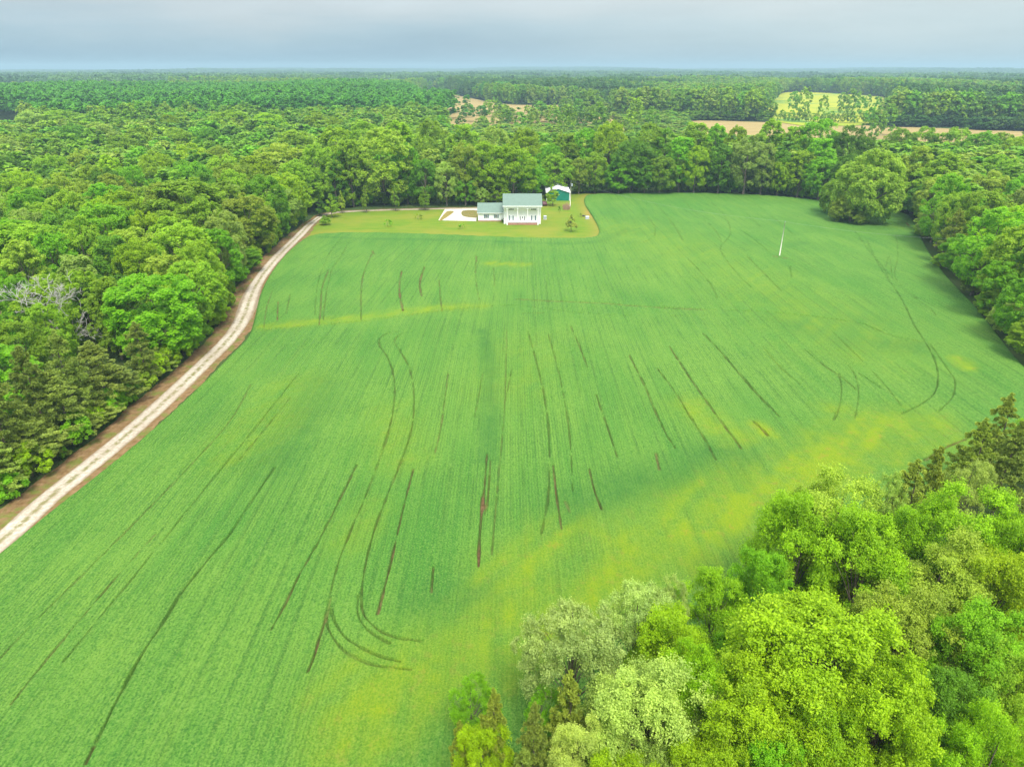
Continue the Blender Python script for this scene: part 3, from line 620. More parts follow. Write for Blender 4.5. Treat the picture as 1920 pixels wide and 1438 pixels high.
NEAR = [ # px, top row, radius px, height
 (1075,1122,108,15,'airy','silver'),(1200,1078,82,14,'airy','silver'),(1262,1082,45,13,'airy','silver'),(1225,1238,125,15,'near','cream'),(1095,1352,70,12,'near','cream'),
 (905,1340,58,12,'near','lime'),(925,1292,48,14,'pine','brown'),(1003,1318,52,13,'pine','pine'),(1070,1258,60,12,'pine','brown'),(862,1352,42,11,'pine','brown'),(885,1270,48,8,'airy','fresh'),(1020,1290,42,8,'airy','fresh'),
 (1350,1078,74,13,'near','spring'),(1275,1142,92,14,'near','lime'),(1310,1205,78,15,'near','spring'),(1515,925,98,17,'near','spring'),(1590,890,115,17,'near','olive'),(1640,962,105,17,'near','spring'),(1440,1032,68,14,'near','fresh'),
 (1560,1112,185,19,'near','lime'),(1450,1255,130,16,'near','lime'),(1690,1235,120,17,'near','lime'),(1722,862,66,14,'pine','brown'),(1765,838,45,14,'pine','brown'),(1850,785,62,14,'pine','brown'),(1898,738,58,15,'pine','brown'),(1925,790,60,14,'pine','pine'),
 (1722,958,66,14,'near','spring'),(1680,882,38,13,'airy','pale'),(1848,915,118,17,'near','spring'),(1935,960,80,17,'near','spring'),(1795,1008,110,16,'near','olive'),(1895,1038,100,16,'near','lime'),(1718,1095,110,15,'near','olive'),(1865,1150,115,15,'near','fresh'),
 (1800,1262,95,14,'near','deep'),(1900,1330,85,15,'near','spring'),(1800,1362,80,14,'near','spring'),(1570,1330,110,15,'near','spring'),(1345,1372,90,13,'near','lime'),(1180,1405,80,12,'near','lime'),(1455,1395,80,13,'near','fresh'),(1690,1400,80,13,'near','lime'),(1835,858,48,13,'airy','pale'),
 (1385,1180,70,13,'near','fresh'),(1260,1408,60,11,'near','pale'),(1950,1200,90,15,'near','mid'),(1890,1255,70,13,'near','mid'),(1500,1300,70,12,'airy','pale'),(980,1405,60,11,'pine','pine')]
for t in NEAR: add(*t, 'near')
LEFT = [
 (117,325,46,21,'broad','olive'),(200,328,36,20,'broad','olive'),(247,312,31,20,'broad','fresh'),(343,335,76,22,'broad','mid'),(300,345,40,21,'broad','olive'),(470,295,42,21,'broad','lime'),(520,268,56,23,'broad','olive'),(552,246,48,23,'broad','mid'),(350,270,36,21,'broad','lime'),
 (287,285,36,21,'broad','lime'),(405,275,33,21,'broad','olive'),(360,304,36,20,'broad','fresh'),(200,290,27,21,'broad','lime'),(135,232,31,22,'broad','deep'),(220,256,36,21,'broad','mid'),(180,230,31,22,'broad','pale'),(120,207,46,22,'broad','mid'),(55,209,29,22,'broad','pale'),
 (55,250,36,20,'broad','mid'),(8,258,27,20,'broad','pale'),(8,292,27,20,'broad','deep'),(313,216,23,22,'tall','lime'),(430,207,38,22,'tall','lime'),(500,212,36,22,'tall','lime'),(600,212,36,23,'tall','lime'),(180,372,38,19,'broad','lime'),(238,392,27,18,'broad','fresh'),
 (140,408,42,19,'broad','mid'),(28,356,37,19,'broad','mid'),(62,380,42,19,'broad','mid'),(265,396,37,18,'broad','lime'),(307,404,37,18,'broad','mid'),(455,365,46,19,'broad','olive'),(412,395,40,19,'broad','pale'),(520,350,36,19,'broad','pale'),(562,310,42,21,'broad','mid'),
 (490,330,40,20,'broad','fresh'),(248,446,44,17,'broad','lime'),(25,448,38,18,'broad','olive'),(333,418,52,18,'broad','mid'),(400,430,42,18,'broad','fresh'),(133,476,38,17,'broad','pale'),(470,400,38,18,'broad','mid'),(370,452,42,17,'broad','mid'),(300,470,38,16,'broad','olive'),
 (278,512,78,18,'broad','fresh'),(285,572,66,15,'broad','fresh'),(350,490,52,17,'broad','mid'),(440,468,42,16,'broad','fresh'),(190,520,38,16,'broad','mid'),(140,500,36,17,'broad','mid'),(75,572,44,13,'broad','mid'),(20,600,45,13,'broad','mid'),(390,592,34,8,'broad','lime'),(345,640,32,8,'broad','fresh'),(20,510,32,15,'broad','fresh'),
 (90,345,30,19,'broad','deep'),(85,430,34,18,'broad','fresh'),(200,440,34,17,'broad','deep'),(375,370,34,19,'broad','mid'),(430,320,34,20,'broad','mid'),(40,320,34,19,'broad','lime'),(150,280,30,20,'broad','olive'),(90,290,34,20,'broad','mid'),(255,240,30,21,'broad','lime'),(330,240,32,21,'broad','mid'),(390,240,30,22,'broad','deep'),
 (250,604,36,16,'pine','pine'),(165,640,62,16,'pine','pine'),(32,650,52,16,'pine','pine'),(212,685,56,14,'pine','pine'),(90,695,56,15,'pine','pine'),(283,655,42,13,'pine','pine'),(45,785,66,14,'pine','pine'),(130,770,62,14,'pine','pine'),(10,885,50,11,'pine','pine'),(185,790,50,11,'pine','pine'),(100,620,44,16,'pine','pine'),(-30,700,60,15,'pine','pine'),(110,870,44,9,'pine','pine'),(-40,820,60,13,'pine','pine'),
 (478,365,34,17,'broad','mid'),(440,540,30,7,'broad','fresh')]
for t in LEFT: add(*t, 'left')
BACK = [
 (722,243,56,384,'tall','olive'),(664,260,30,388,'tall','mid'),(765,268,26,383,'tall','fresh'),(838,303,24,386,'tall','pale'),(873,268,32,382,'tall','olive'),(915,266,36,380,'tall','lime'),(962,272,40,378,'tall','lime'),(994,308,25,374,'tall','fresh'),(932,343,22,384,'broad','lime'),(873,332,20,386,'broad','fresh'),(800,300,26,385,'tall','deep'),
 (902,352,16,386,'broad','pale'),(632,300,22,392,'tall','deep'),(606,270,34,392,'tall','mid'),(1040,288,27,366,'tall','mid'),(1085,296,19,364,'tall','olive'),(1115,285,27,362,'tall','mid'),(1182,262,38,362,'tall','deep'),(1140,227,34,350,'tall','lime'),(1236,293,31,364,'tall','mid'),(1272,256,27,360,'tall','fresh'),(1300,275,24,363,'tall','lime'),
 (1345,270,24,364,'tall','deep'),(1293,228,30,346,'tall','mid'),(1332,232,26,345,'tall','fresh'),(1393,255,38,365,'tall','pale'),(1425,268,23,366,'tall','pale'),(1430,222,29,348,'tall','mid'),(1516,221,40,352,'tall','fresh'),(1526,258,29,370,'tall','fresh'),(1581,236,33,360,'tall','deep'),(1494,278,23,371,'tall','lime'),(1456,277,17,368,'tall','fresh'),
 (1456,300,19,369,'broad','lime'),(1534,296,29,376,'tall','fresh'),(1580,290,30,384,'tall','deep'),(1210,232,30,346,'tall','mid'),(1240,240,24,348,'tall','fresh'),(1060,250,26,352,'tall','mid'),(1095,240,26,350,'tall','fresh'),(1030,270,24,360,'tall','fresh'),(1160,300,26,364,'tall','fresh'),(1208,300,24,364,'tall','deep'),(1370,235,24,350,'tall','lime'),(1475,235,24,352,'tall','mid'),
 (560,300,30,405,'tall','mid'),(690,225,34,350,'tall','mid'),(750,225,32,350,'tall','lime'),(810,225,32,348,'tall','mid'),(870,232,30,350,'tall','mid'),(930,235,30,350,'tall','pale'),(985,240,30,352,'tall','lime'),(640,232,32,360,'tall','lime')]
for t in BACK: add(*t, 'back')
RIGHT = [
 (1620,282,55,417,'dome','sun'),(1568,333,30,402,'dome','mid'),(1592,368,34,419,'dome','olive'),
 (1697,272,30,398,'tall','olive'),(1735,306,46,24,'broad','mid'),(1790,328,38,22,'broad','fresh'),(1780,285,32,23,'broad','mid'),(1847,247,32,22,'broad','fresh'),(1740,237,30,23,'tall','mid'),(1800,240,30,23,'broad','mid'),(1690,240,28,23,'tall','mid'),
 (1860,355,46,20,'broad','mid'),(1883,392,62,21,'broad','fresh'),(1760,395,28,17,'broad','pale'),(1800,392,28,16,'pine','brown'),(1813,442,38,15,'broad','fresh'),(1850,462,34,14,'pine','pine'),(1909,478,44,18,'broad','fresh'),(1879,545,34,12,'broad','mid'),(1912,572,40,12,'broad','pale'),
 (1745,345,36,19,'broad','deep'),(1700,325,30,20,'broad','deep'),(1800,360,34,18,'broad','mid'),(1820,300,30,18,'broad','lime'),(1880,290,34,20,'broad','mid'),(1925,330,34,20,'broad','fresh'),(1935,420,50,20,'broad','mid'),(1950,520,50,17,'broad','fresh'),(1965,600,50,14,'broad','mid'),(1715,365,30,17,'broad','deep'),(1745,420,26,13,'broad','mid'),(1780,480,26,11,'broad','mid'),(1835,500,26,9,'pine','pine'),(1880,250,30,21,'broad','mid'),(1920,255,30,21,'broad','lime')]
for t in RIGHT: add(*t, 'right')

# fill the woods between the trees placed by eye
def fill():
    rg = np.random.default_rng(42); pts = []
    step = 10.6
    for gx in np.arange(-470, 480, step):
        for gy in np.arange(-12, 560, step):
            x = gx+rg.uniform(-3.2, 3.2); y = gy+rg.uniform(-3.2, 3.2); d = math.hypot(x, y)
            if d > 560: continue
            c = y*CP+H*SP
            if c < 5 or abs(x)/c > .86: continue
            pts.append((x, y))
    P = np.array(pts); cl = forest_clear(P[:, 0], P[:, 1]); P = P[~cl]
    ex = np.array([(t['x'], t['y'], t['r']) for t in TREES]); out = []
    for x, y in P:
        d = np.hypot(ex[:, 0]-x, ex[:, 1]-y)
        if (d < ex[:, 2]*.75+2.6).any(): continue
        near = math.hypot(x, y)
        if x > 0 and y < 130: cols = ['spring','lime','fresh','olive','lime','spring','mid']; h = rg.uniform(11, 14.5); kind = 'near' if near < 95 else 'broad'; r = rg.uniform(4.0, 5.2); reg_ = 'near'
        elif x < 0 and y < 150:
            cols = ['pine','pine','mid','fresh','olive'] if y < 112 else ['mid','fresh','lime','olive','pale','mid','deep']; h = rg.uniform(11, 15.5); r = rg.uniform(4.6, 6.8); kind = 'broad'; reg_ = 'left'
        else:
            cols = ['mid','fresh','olive','lime','deep','pale','mid','fresh']; h = rg.uniform(15, 21); r = rg.uniform(6.0, 8.8); kind = 'broad'
            reg_ = 'left' if x < -55 and y < 430 else ('right' if x > 105 else 'back')
        col = cols[int(rg.integers(len(cols)))]
        if col == 'pine': kind = 'pine'; r *= .8
        if near > 345 and -.10 < x/(y*CP+45*SP) < .76: h = min(h, max(8., 50-float(T(x, y))-.0800*near))
        px, py = proj(x, y, h+float(T(x, y)))
        if px < -120 or px > 2040 or py > 1560: continue
        out.append(dict(x=x, y=y, h=h, r=r, kind=kind, col=col, px=px, py=py, region=reg_, hand=False))
    return out
FILL = fill()
ALL = TREES + FILL
for t in ALL:
    d = math.sqrt(t['x']**2+t['y']**2+(H-t['h'])**2); t['size'] = t['r']/d*(3.0 if t['hand'] else 1.0)*(1.0 if -110 < t['px'] < 2020 and t['py'] < 1450 else .2)
ALL.sort(key=lambda t: -t['size'])
NIND = 300
IND, REST = ALL[:NIND], [t for t in ALL[NIND:] if math.hypot(t['x'], t['y']) > 175]
print('trees', len(TREES), 'fill', len(FILL), 'rest', len(REST))

ORD = ['first','second','third','fourth','fifth','sixth','seventh','eighth','ninth','tenth','eleventh','twelfth','thirteenth','fourteenth','fifteenth','sixteenth','seventeenth','eighteenth','nineteenth','twentieth']
def place_phrase(t):
    x, y = t['x'], t['y']; p = t['region']
    if p == 'near':
        if t['px'] < 1340: return 'in the near corner wood'
        if t['py'] > 1180: return 'at the bottom of the near wood'
        if t['py'] > 960: return 'mid-way up the near wood'
        return 'at the far end of the near wood'
    if p == 'left':
        e = float(seg_dist(np.array([x]), np.array([y]), ROADC)[0])
        if e < 14: return 'beside the lower gravel drive' if y < 120 else 'beside the upper gravel drive'
        if y < 125: return 'in the nearest left wood'
        if y < 190: return 'in the middle of the left wood'
        if y < 270: return 'deep in the left wood'
        return 'far side of left wood'
    if p == 'back':
        if y > 318: return 'behind the back wood front'
        if t['px'] < 800: return 'behind the lawn, left of the house'
        if t['px'] < 1015: return 'directly behind the white house'
        if t['px'] < 1150: return 'behind the green barn'
        return 'along the back edge of the crop'
    if y > 330: return 'far back in the right wood'
    if y > 215: return 'beside the big lone tree'
    return 'in the right wood'
def noun(t):
    if t['kind'] == 'pine': return 'pine'
    w = 'large' if t['r'] > 7.2 else ('small' if t['r'] < 4.6 else '')
    return (w+' leafy tree').strip()
NAME = dict(dome='broadleaf_tree', near='broadleaf_tree', airy='broadleaf_tree', broad='broadleaf_tree', tall='broadleaf_tree', pine='pine_tree', shrub='shrub', yard='yard_tree', cone='conifer', sapling='sapling')
groups = {}
for t in IND: groups.setdefault((PALNAME[t['col']], noun(t), place_phrase(t)), []).append(t)
for (c, n, p), ts in groups.items():
    ts.sort(key=lambda t: t['px'])
    for i, t in enumerate(ts):
        t['label'] = f'{c} {n} {p}' if len(ts) == 1 else f'{c} {n} {p}, {ORD[min(i, 19)]} from left'
GRP = dict(near='trees of the near right wood', left='trees of the left wood', back='trees of the back wood', right='trees of the right wood')
trng = np.random.default_rng(77)
def plant(t, label, group=None, cat=None, z=0.0):
    ks = KIND[t['kind']]; cm, tm, r0, h0 = ks[int(trng.integers(len(ks)))]
    x, y = t['x'], t['y']; root = empty(NAME[t['kind']], (x, y, float(T(x, y))+z), trng.uniform(0, 6.28), label=label, cat=cat or ('pine' if t['kind'] == 'pine' else 'tree'), group=group)
    s = t['r']/r0; root.scale = (s*trng.uniform(.93, 1.07), s*trng.uniform(.93, 1.07), t['h']/h0)
    c = np.array(PAL[t['col']])*(1+(trng.uniform(.80, 1.22)-1)*(.4 if t.get('region') == 'near' else 1))*trng.uniform(.96, 1.04, 3)
    for nm, me in (('trunk', tm), ('crown', cm)):
        o = bpy.data.objects.new(nm, me); COL.objects.link(o); o.parent = root
        if nm == 'crown': o.color = (*c, 1)
    return root
for t in IND: plant(t, t['label'], GRP[t['region']])

def single(px, ytop, rpx, base, kind, col, label, group=None, cat='tree'):
    b, h = crown_pt(px, ytop, base); r = rpx/F*zc(b[0], b[1], h*.5)
    return plant(dict(x=b[0], y=b[1], h=h, r=r, kind=kind, col=col), label, group, cat)
YT = 'young trees along the drive and lawn'
single(687,343,9,399,'yard','mid','slim young tree beside the drive, second from the bend',YT); single(742,350,9,396,'yard','mid','slim young tree beside the drive, third from the bend',YT)
single(797,346,12,394.5,'yard','mid','broad young tree beside the drive, nearest to the parking pad',YT); single(642,352,7,400,'yard','olive','thin greyish young tree beside the drive, first past the bend',YT)
single(610,402,11,422,'yard','mid','small dark bushy tree on the lawn corner at the drive bend',YT); single(624,358,13,408,'yard','mid','taller dark tree standing at the inside of the drive bend',YT); single(604,370,12,405,'yard','deep','dark tree hugging the wood edge at the drive bend',YT)
single(1036,342,13,386,'yard','mid','tall pointed tree standing in front of the green barn'); single(1071,400,11.5,434,'cone','brown','small bronze-tipped conical tree alone on the lawn right of the house')
SG = 'saplings on the lawn'
single(728,411,7,426,'sapling','fresh','leafy sapling on the open lawn left of the parking pad',SG,'sapling'); single(785,402,7,412,'sapling','olive','faint greyish sapling on the lawn nearest the drive',SG,'sapling'); single(866,419,6,429,'sapling','fresh','tiny bright sapling on the lawn below the parking pad',SG,'sapling'); single(1049,386,3.5,399,'sapling','deep','thin dark sapling on the lawn right of the house',SG,'sapling'); single(1088,400,4,407,'sapling','mid','tiny sapling above the grey utility box',SG,'sapling')
single(944,410,5,417.5,'shrub','deep','low green shrub where the wing meets the main house',None,'shrub')

# low shrubs along the dirt verge of the drive, closing the foot of the wood
def verge_shrubs():
    rg = np.random.default_rng(9); P = ROADC; d = unit(np.gradient(P, axis=0)); nr = np.stack([-d[:, 1], d[:, 0]], 1); k = 0
    pts = []
    s = np.concatenate([[0], np.cumsum(np.linalg.norm(np.diff(P, axis=0), axis=1))])
    for q in np.arange(14, s[-1]*.66, 4.6):
        i = np.searchsorted(s, q); i = min(i, len(P)-1); o = P[i]+nr[i]*rg.uniform(4.9, 6.2); pts.append((o, q))
    for n, (o, q) in enumerate(pts):
        px, py = proj(o[0], o[1], 1.5)
        if px < -20: continue
        h = rg.uniform(2.6, 5.4); col = ['fresh', 'mid', 'lime', 'fresh'][int(rg.integers(4))]
        k += 1
        plant(dict(x=o[0], y=o[1], h=h, r=h*.58, kind='shrub', col=col), f'{PALNAME[col]} roadside shrub on the dirt verge, {ORDN(k)} up from the near end', 'shrubs at the foot of the wood along the drive', 'shrub')
def edge_shrubs():
    rg = np.random.default_rng(19); k = 0
    for pts, n, lab in (([(640,388),(760,384),(880,382),(935,379)], 14, 'green undergrowth clump at the foot of the wood behind the lawn'), ([(1085,362.5),(1200,361),(1350,361.5),(1440,365),(1530,373),(1560,380)], 26, 'green undergrowth clump at the foot of the back wood')):
        P = smooth_poly(poly(pts), 12, False); idx = np.linspace(0, len(P)-1, n).astype(int)
        for j, i in enumerate(idx):
            h = rg.uniform(2.6, 5.5); col = ['fresh', 'mid', 'deep', 'mid'][int(rg.integers(4))]
            plant(dict(x=P[i][0]+rg.uniform(-1, 1), y=P[i][1]+rg.uniform(.5, 2.5), h=h, r=h*rg.uniform(.6, .95), kind='shrub', col=col), f'{lab}, {ORDN(j+1)} from left', 'undergrowth along the back edge', 'shrub')
def ORDN(k): return ORD[k-1] if k <= 20 else {21:'twenty-first',22:'twenty-second',23:'twenty-third',24:'twenty-fourth',25:'twenty-fifth',26:'twenty-sixth',27:'twenty-seventh',28:'twenty-eighth',29:'twenty-ninth'}.get(k, 'thirtieth' if k == 30 else 'thirty-'+ORD[k-31] if k < 40 else 'fortieth')
verge_shrubs(); edge_shrubs()
for (px, yt, h, s, lab) in ((85,500,18,1,'large dead tree with bare pale branches above the pines'),):
    b = at(px, yt, h); root = empty('dead_tree', (b[0], b[1], 0), s*2, label=lab, cat='dead tree'); o = bpy.data.objects.new('branches', dead_tree_mesh(int(50+px), h, 4)); COL.objects.link(o); o.parent = root

# ------------------------------------------------------------------ the distant woods (one object, instanced)
def far_forest():
    M_plant = foliage_mat('plantation_leaves', [(.12,.37,.03),(.10,.33,.035),(.15,.40,.03),(.12,.35,.05)], trans=.4)
    M_grove = foliage_mat('grove_leaves', [(.075,.20,.03),(.10,.23,.035),(.06,.17,.035),(.12,.23,.04)], trans=.35)
    src = bpy.data.collections.new('forest_source')          # not linked: used only as the shapes the woods are scattered from
    protos = []
    for s in range(5):
        me, C = crown('far_crown', 800+s, 5.6, 1.0, 19, 40, 1700, .68, M_far, .5, (.18, .32), sub=6, rough=.45)
        protos.append(me)
    for s in range(2):                                       # young plantation trees, narrow and tall
        me, C = crown('plantation_crown', 820+s, 3.6, 5.0, 22, 24, 1300, .62, M_plant, .5, (.26, .42), sub=6, rough=.5); protos.append(me)
    for s in range(2):                                       # dark mature groves
        me, C = crown('grove_crown', 840+s, 6.5, .5, 21, 40, 1700, .75, M_grove, .5, (.18, .32), sub=6, rough=.45); protos.append(me)
    for s in range(4):                                       # pieces of far woodland, fourteen crowns each
        rg = np.random.default_rng(900+s); Vs = []; vv = []
        for k in range(16):
            cx, cy = rg.uniform(-24, 24, 2); r = rg.uniform(5, 8); h = rg.uniform(14, 21)
            n = 150; d = unit(rg.normal(size=(n, 3))); d[:, 2] = np.abs(d[:, 2])*1.2-.35; bump_ = 1+.18*np.sin(d[:, 0]*6+k)*np.sin(d[:, 1]*6+d[:, 2]*5)
            P = np.column_stack([cx+d[:, 0]*r*bump_, cy+d[:, 1]*r*bump_, h*.55+d[:, 2]*h*.42*bump_]); Nn = unit(d+rg.normal(size=(n, 3))*.4+np.array([0, 0, .3]))
            V, _ = leaves(P, Nn, 1.7, rg, .8); Vs.append(V); vv.append(np.repeat(np.clip(rg.normal(rg.uniform(.2, .8), .15, n), 0, 1), 4))
        V = np.vstack(Vs); me = np_mesh('far_wood', V, np.arange(len(V)).reshape(-1, 4)); me.materials.append(M_far2); attr(me, 'v', np.concatenate(vv)); protos.append(me)
    for i, me in enumerate(protos):
        o = bpy.data.objects.new('source_%02d' % i, me); src.objects.link(o)
    rg = np.random.default_rng(31); X, Y, Kx, Sx, Sz = [], [], [], [], []
    for t in REST:
        X.append(t['x']); Y.append(t['y']); Kx.append(int(rg.integers(5))); Sx.append(t['r']/5.2); Sz.append(t['h']/19)
    # middle distance, tree by tree
    d0, d1 = 470, 1500
    n = int(.5*1.5*(d1**2-d0**2)/62); rad = np.sqrt(rg.uniform(d0**2, d1**2, n)); a = rg.uniform(-.78, .78, n)
    x = rad*np.sin(a); y = rad*np.cos(a); in2 = inside(x, y, TAN2); keep = ~forest_clear(x, y) & ~openland(x, y) & ~(in2 & (rg.uniform(size=n) < .86)); keep &= (y > 555) | (np.hypot(x, y) > 560); x, y = x[keep], y[keep]
    # thin the trees just in front of the open fields
    dd = np.hypot(x, y); tall = 1.0+.12*np.sin(x/70)*np.cos(y/90)
    X += list(x); Y += list(y); Kx += list(rg.integers(0, 5, len(x))); s_ = rg.uniform(.75, 1.25, len(x)); Sx += list(s_*1.05); Sz += list(tall*rg.uniform(.85, 1.25, len(x)))
    pl = (dd > 590) & (dd < 1080+60*np.sin(x/60)) & (x < -15+30*np.sin(y/40)) ; off = len(X)-len(x)
    kk = np.array(Kx[off:]); kk[pl] = rg.integers(5, 7, pl.sum()); Kx[off:] = list(kk)
    gv = (np.sin(x/130+1.1)*np.cos(y/210+.5)+.4*np.sin(x/47+y/80) > .35) & (dd > 640) & ~pl; kk[gv] = rg.integers(7, 9, gv.sum()); Kx[off:] = list(kk)
    sz = np.array(Sz[off:]); sz[pl] = rg.uniform(1.0, 1.16, pl.sum())*(1+.08*np.sin(x[pl]/45)); sxx = np.array(Sx[off:]); sxx[pl] = rg.uniform(1.1, 1.5, pl.sum())
    i2 = inside(x, y, TAN2) | ((dd < 620) & (x > -60) & (x < 90)); sz[i2] *= rg.uniform(.5, .8, i2.sum())
    low = (dd < 760) & (x > 90) & (x/(y*CP+45*SP) < .76); hm = np.maximum(8., 50-T(x, y)-.0800*dd)/19; sz[low] = np.minimum(sz[low], hm[low]); Sz[off:] = list(sz); Sx[off:] = list(sxx)
    # a few trees standing in the open fields beyond
    for q in [(1485,214),(1505,216),(1540,222),(1590,214),(1612,220),(1640,217),(1665,216),(1690,222),(1600,208),(1575,205),(1625,205),(1790,228),(1762,225),(1735,224),(1580,219),(1650,222),(1120,262),(1178,262),(1062,266),(1190,250),(1640,262),(1625,258),(1660,255),(1220,255)]:
        b = at(*q); X.append(b[0]); Y.append(b[1]); Kx.append(int(rg.integers(5))); k = rg.uniform(.7, 1.25); Sx.append(k); Sz.append(k*1.1)
    # hedgerow between the stubble and the meadow
    for px in np.arange(1150, 1960, 7):
        b = at(px+rg.uniform(-3, 3), 222-2+(px-1150)*.028); k = rg.uniform(.35, .6) if 1440 < px < 1660 else rg.uniform(.9, 1.45); X.append(b[0]); Y.append(b[1]); Kx.append(int(rg.integers(5))); Sx.append(k); Sz.append(k)
    d0, d1 = 1500, 8200
    st = 40; gx, gy = np.meshgrid(np.arange(-6300, 6300, st), np.arange(900, 8200, st), indexing='ij'); gx = (gx+rg.uniform(-14, 14, gx.shape)).ravel(); gy = (gy+rg.uniform(-14, 14, gy.shape)).ravel()
    r_ = np.hypot(gx, gy); k = (r_ > d0) & (r_ < d1) & (np.abs(np.arctan2(gx, gy)) < .78); gx, gy = gx[k], gy[k]
    open_ = openland(gx, gy); k = ~(forest_clear(gx, gy) | open_); gx, gy = gx[k], gy[k]
    X += list(gx); Y += list(gy); Kx += list(rg.integers(9, 13, len(gx))); s_ = rg.uniform(.85, 1.2, len(gx)); Sx += list(s_); Sz += list(s_*rg.uniform(.85, 1.2, len(gx)))
    X, Y = np.array(X), np.array(Y); Z = T(X, Y)
    me = bpy.data.meshes.new('woodland'); me.vertices.add(len(X)); me.vertices.foreach_set('co', np.stack([X, Y, Z], 1).astype(np.float32).ravel())
    attr(me, 'sx', Sx); attr(me, 'sz', Sz); attr(me, 'rz', rg.uniform(0, 6.28, len(X)))
    a = me.attributes.new('kx', 'INT', 'POINT'); a.data.foreach_set('value', np.array(Kx, dtype=np.int32)); me.update()
    print('far forest points', len(X))
    o = bpy.data.objects.new('woodland', me); COL.objects.link(o); tag(o, 'hazy green woodland stretching to the horizon behind the near woods', 'woodland', kind='stuff')
    ng = bpy.data.node_groups.new('woodland', 'GeometryNodeTree'); ng.interface.new_socket('Geometry', in_out='INPUT', socket_type='NodeSocketGeometry'); ng.interface.new_socket('Geometry', in_out='OUTPUT', socket_type='NodeSocketGeometry')
    N = ng.nodes.new; L = ng.links.new; gi = N('NodeGroupInput'); go = N('NodeGroupOutput'); ip = N('GeometryNodeInstanceOnPoints')
    ci = N('GeometryNodeCollectionInfo'); ci.inputs['Collection'].default_value = src; ci.inputs['Separate Children'].default_value = True
    def na(nm, ty): n = N('GeometryNodeInputNamedAttribute'); n.data_type = ty; n.inputs['Name'].default_value = nm; return n.outputs['Attribute']
    mp = N('GeometryNodeMeshToPoints'); L(gi.outputs[0], mp.inputs[0]); L(mp.outputs[0], ip.inputs['Points']); L(ci.outputs[0], ip.inputs['Instance'])
    ip.inputs['Pick Instance'].default_value = True; L(na('kx', 'INT'), ip.inputs['Instance Index'])
    cs = N('ShaderNodeCombineXYZ'); sx = na('sx', 'FLOAT'); L(sx, cs.inputs[0]); L(sx, cs.inputs[1]); L(na('sz', 'FLOAT'), cs.inputs[2]); L(cs.outputs[0], ip.inputs['Scale'])
    cr = N('ShaderNodeCombineXYZ'); L(na('rz', 'FLOAT'), cr.inputs[2]); L(cr.outputs[0], ip.inputs['Rotation']); L(ip.outputs[0], go.inputs[0])
    md = o.modifiers.new('scatter', 'NODES'); md.node_group = ng
far_forest()

# ------------------------------------------------------------------ buildings
M_white = simple('white_siding', (.86,.86,.85), .6, .3, .04, .6)
def siding():
    m, nt, b = newmat('lap_siding', .55, .3); p = objco(nt); s = nt.nodes.new('ShaderNodeSeparateXYZ'); nt.links.new(p, s.inputs[0])
    w = math_(nt, 'FRACT', math_(nt, 'MULTIPLY', s.outputs[2], 1/.2)); nt.links.new(mixc(nt, mapr(nt, noise(nt, .7, 4, .6, p), .3, .7), (.82,.83,.84), (.88,.88,.87)), b.inputs['Base Color']); bump(nt, b, w, .5, .03); return m
M_side = siding()
def metal_roof(name, c):
    m, nt, b = newmat(name, .38, .5); p = objco(nt); f = mapr(nt, noise(nt, .8, 5, .6, p), .3, .7)
    nt.links.new(mixc(nt, f, tuple(v*.93 for v in c), tuple(v*1.06 for v in c)), b.inputs['Base Color']); return m
M_groof = metal_roof('green_metal', (.122,.192,.146)); M_wroof = metal_roof('white_metal', (.80,.80,.82))
M_green = simple('green_panel', (.008,.16,.11), .5, .4, .12, .5)
def brick():
    m, nt, b = newmat('brick', .85, .15); t = nt.nodes.new('ShaderNodeTexBrick'); mp = nt.nodes.new('ShaderNodeMapping'); mp.inputs['Rotation'].default_value = (math.pi/2, 0, 0); nt.links.new(objco(nt), mp.inputs[0]); nt.links.new(mp.outputs[0], t.inputs['Vector'])
    t.inputs['Color1'].default_value = (.36,.13,.09,1); t.inputs['Color2'].default_value = (.45,.18,.13,1); t.inputs['Mortar'].default_value = (.5,.4,.35,1); t.inputs['Scale'].default_value = 4; nt.links.new(t.outputs[0], b.inputs['Base Color']); return m
M_brick = brick()
M_shut = simple('shutter_paint', (.02,.10,.13), .5, .3, .1, 2)
M_glass = simple('window_glass', (.05,.07,.09), .1, .8, .1, 1)
M_wood = simple('weathered_pole', (.62,.58,.52), .85, .1, .15, 1.5)
M_grey = simple('grey_metal', (.42,.46,.52), .5, .5, .1, 2)
M_wire = simple('cable', (.30,.32,.33), .5, .3, .05, 1)
M_dark = simple('dark_metal', (.05,.05,.06), .4, .5, .1, 2)
M_conc = simple('concrete', (.55,.52,.48), .9, .1, .12, 1.5)

def gable_roof(x0, x1, ye0, ye1, ze, zr, th=.16, yr=None, ribs=.6):
    """ridge along x; eaves at ye0/ye1, height ze, ridge zr"""
    mb = MB(); yr = (ye0+ye1)/2 if yr is None else yr
    for (ya, yb) in ((ye0, yr), (yr, ye1)):
        za, zb = (ze, zr) if ya == ye0 else (zr, ze)
        mb.add([(x0,ya,za),(x1,ya,za),(x1,yb,zb),(x0,yb,zb),(x0,ya,za-th),(x1,ya,za-th),(x1,yb,zb-th),(x0,yb,zb-th)], [(0,1,2,3),(7,6,5,4),(0,4,5,1),(2,6,7,3),(1,5,6,2),(0,3,7,4)])
        for xr in np.arange(x0+.1, x1, ribs):
            w, t = .03, .05; mb.add([(xr-w,ya,za-.004),(xr+w,ya,za-.004),(xr+w,yb,zb-.004),(xr-w,yb,zb-.004),(xr-w,ya,za+t),(xr+w,ya,za+t),(xr+w,yb,zb+t),(xr-w,yb,zb+t)], [(4,5,6,7),(0,1,5,4),(1,2,6,5),(2,3,7,6),(3,0,4,7)])
    return mb
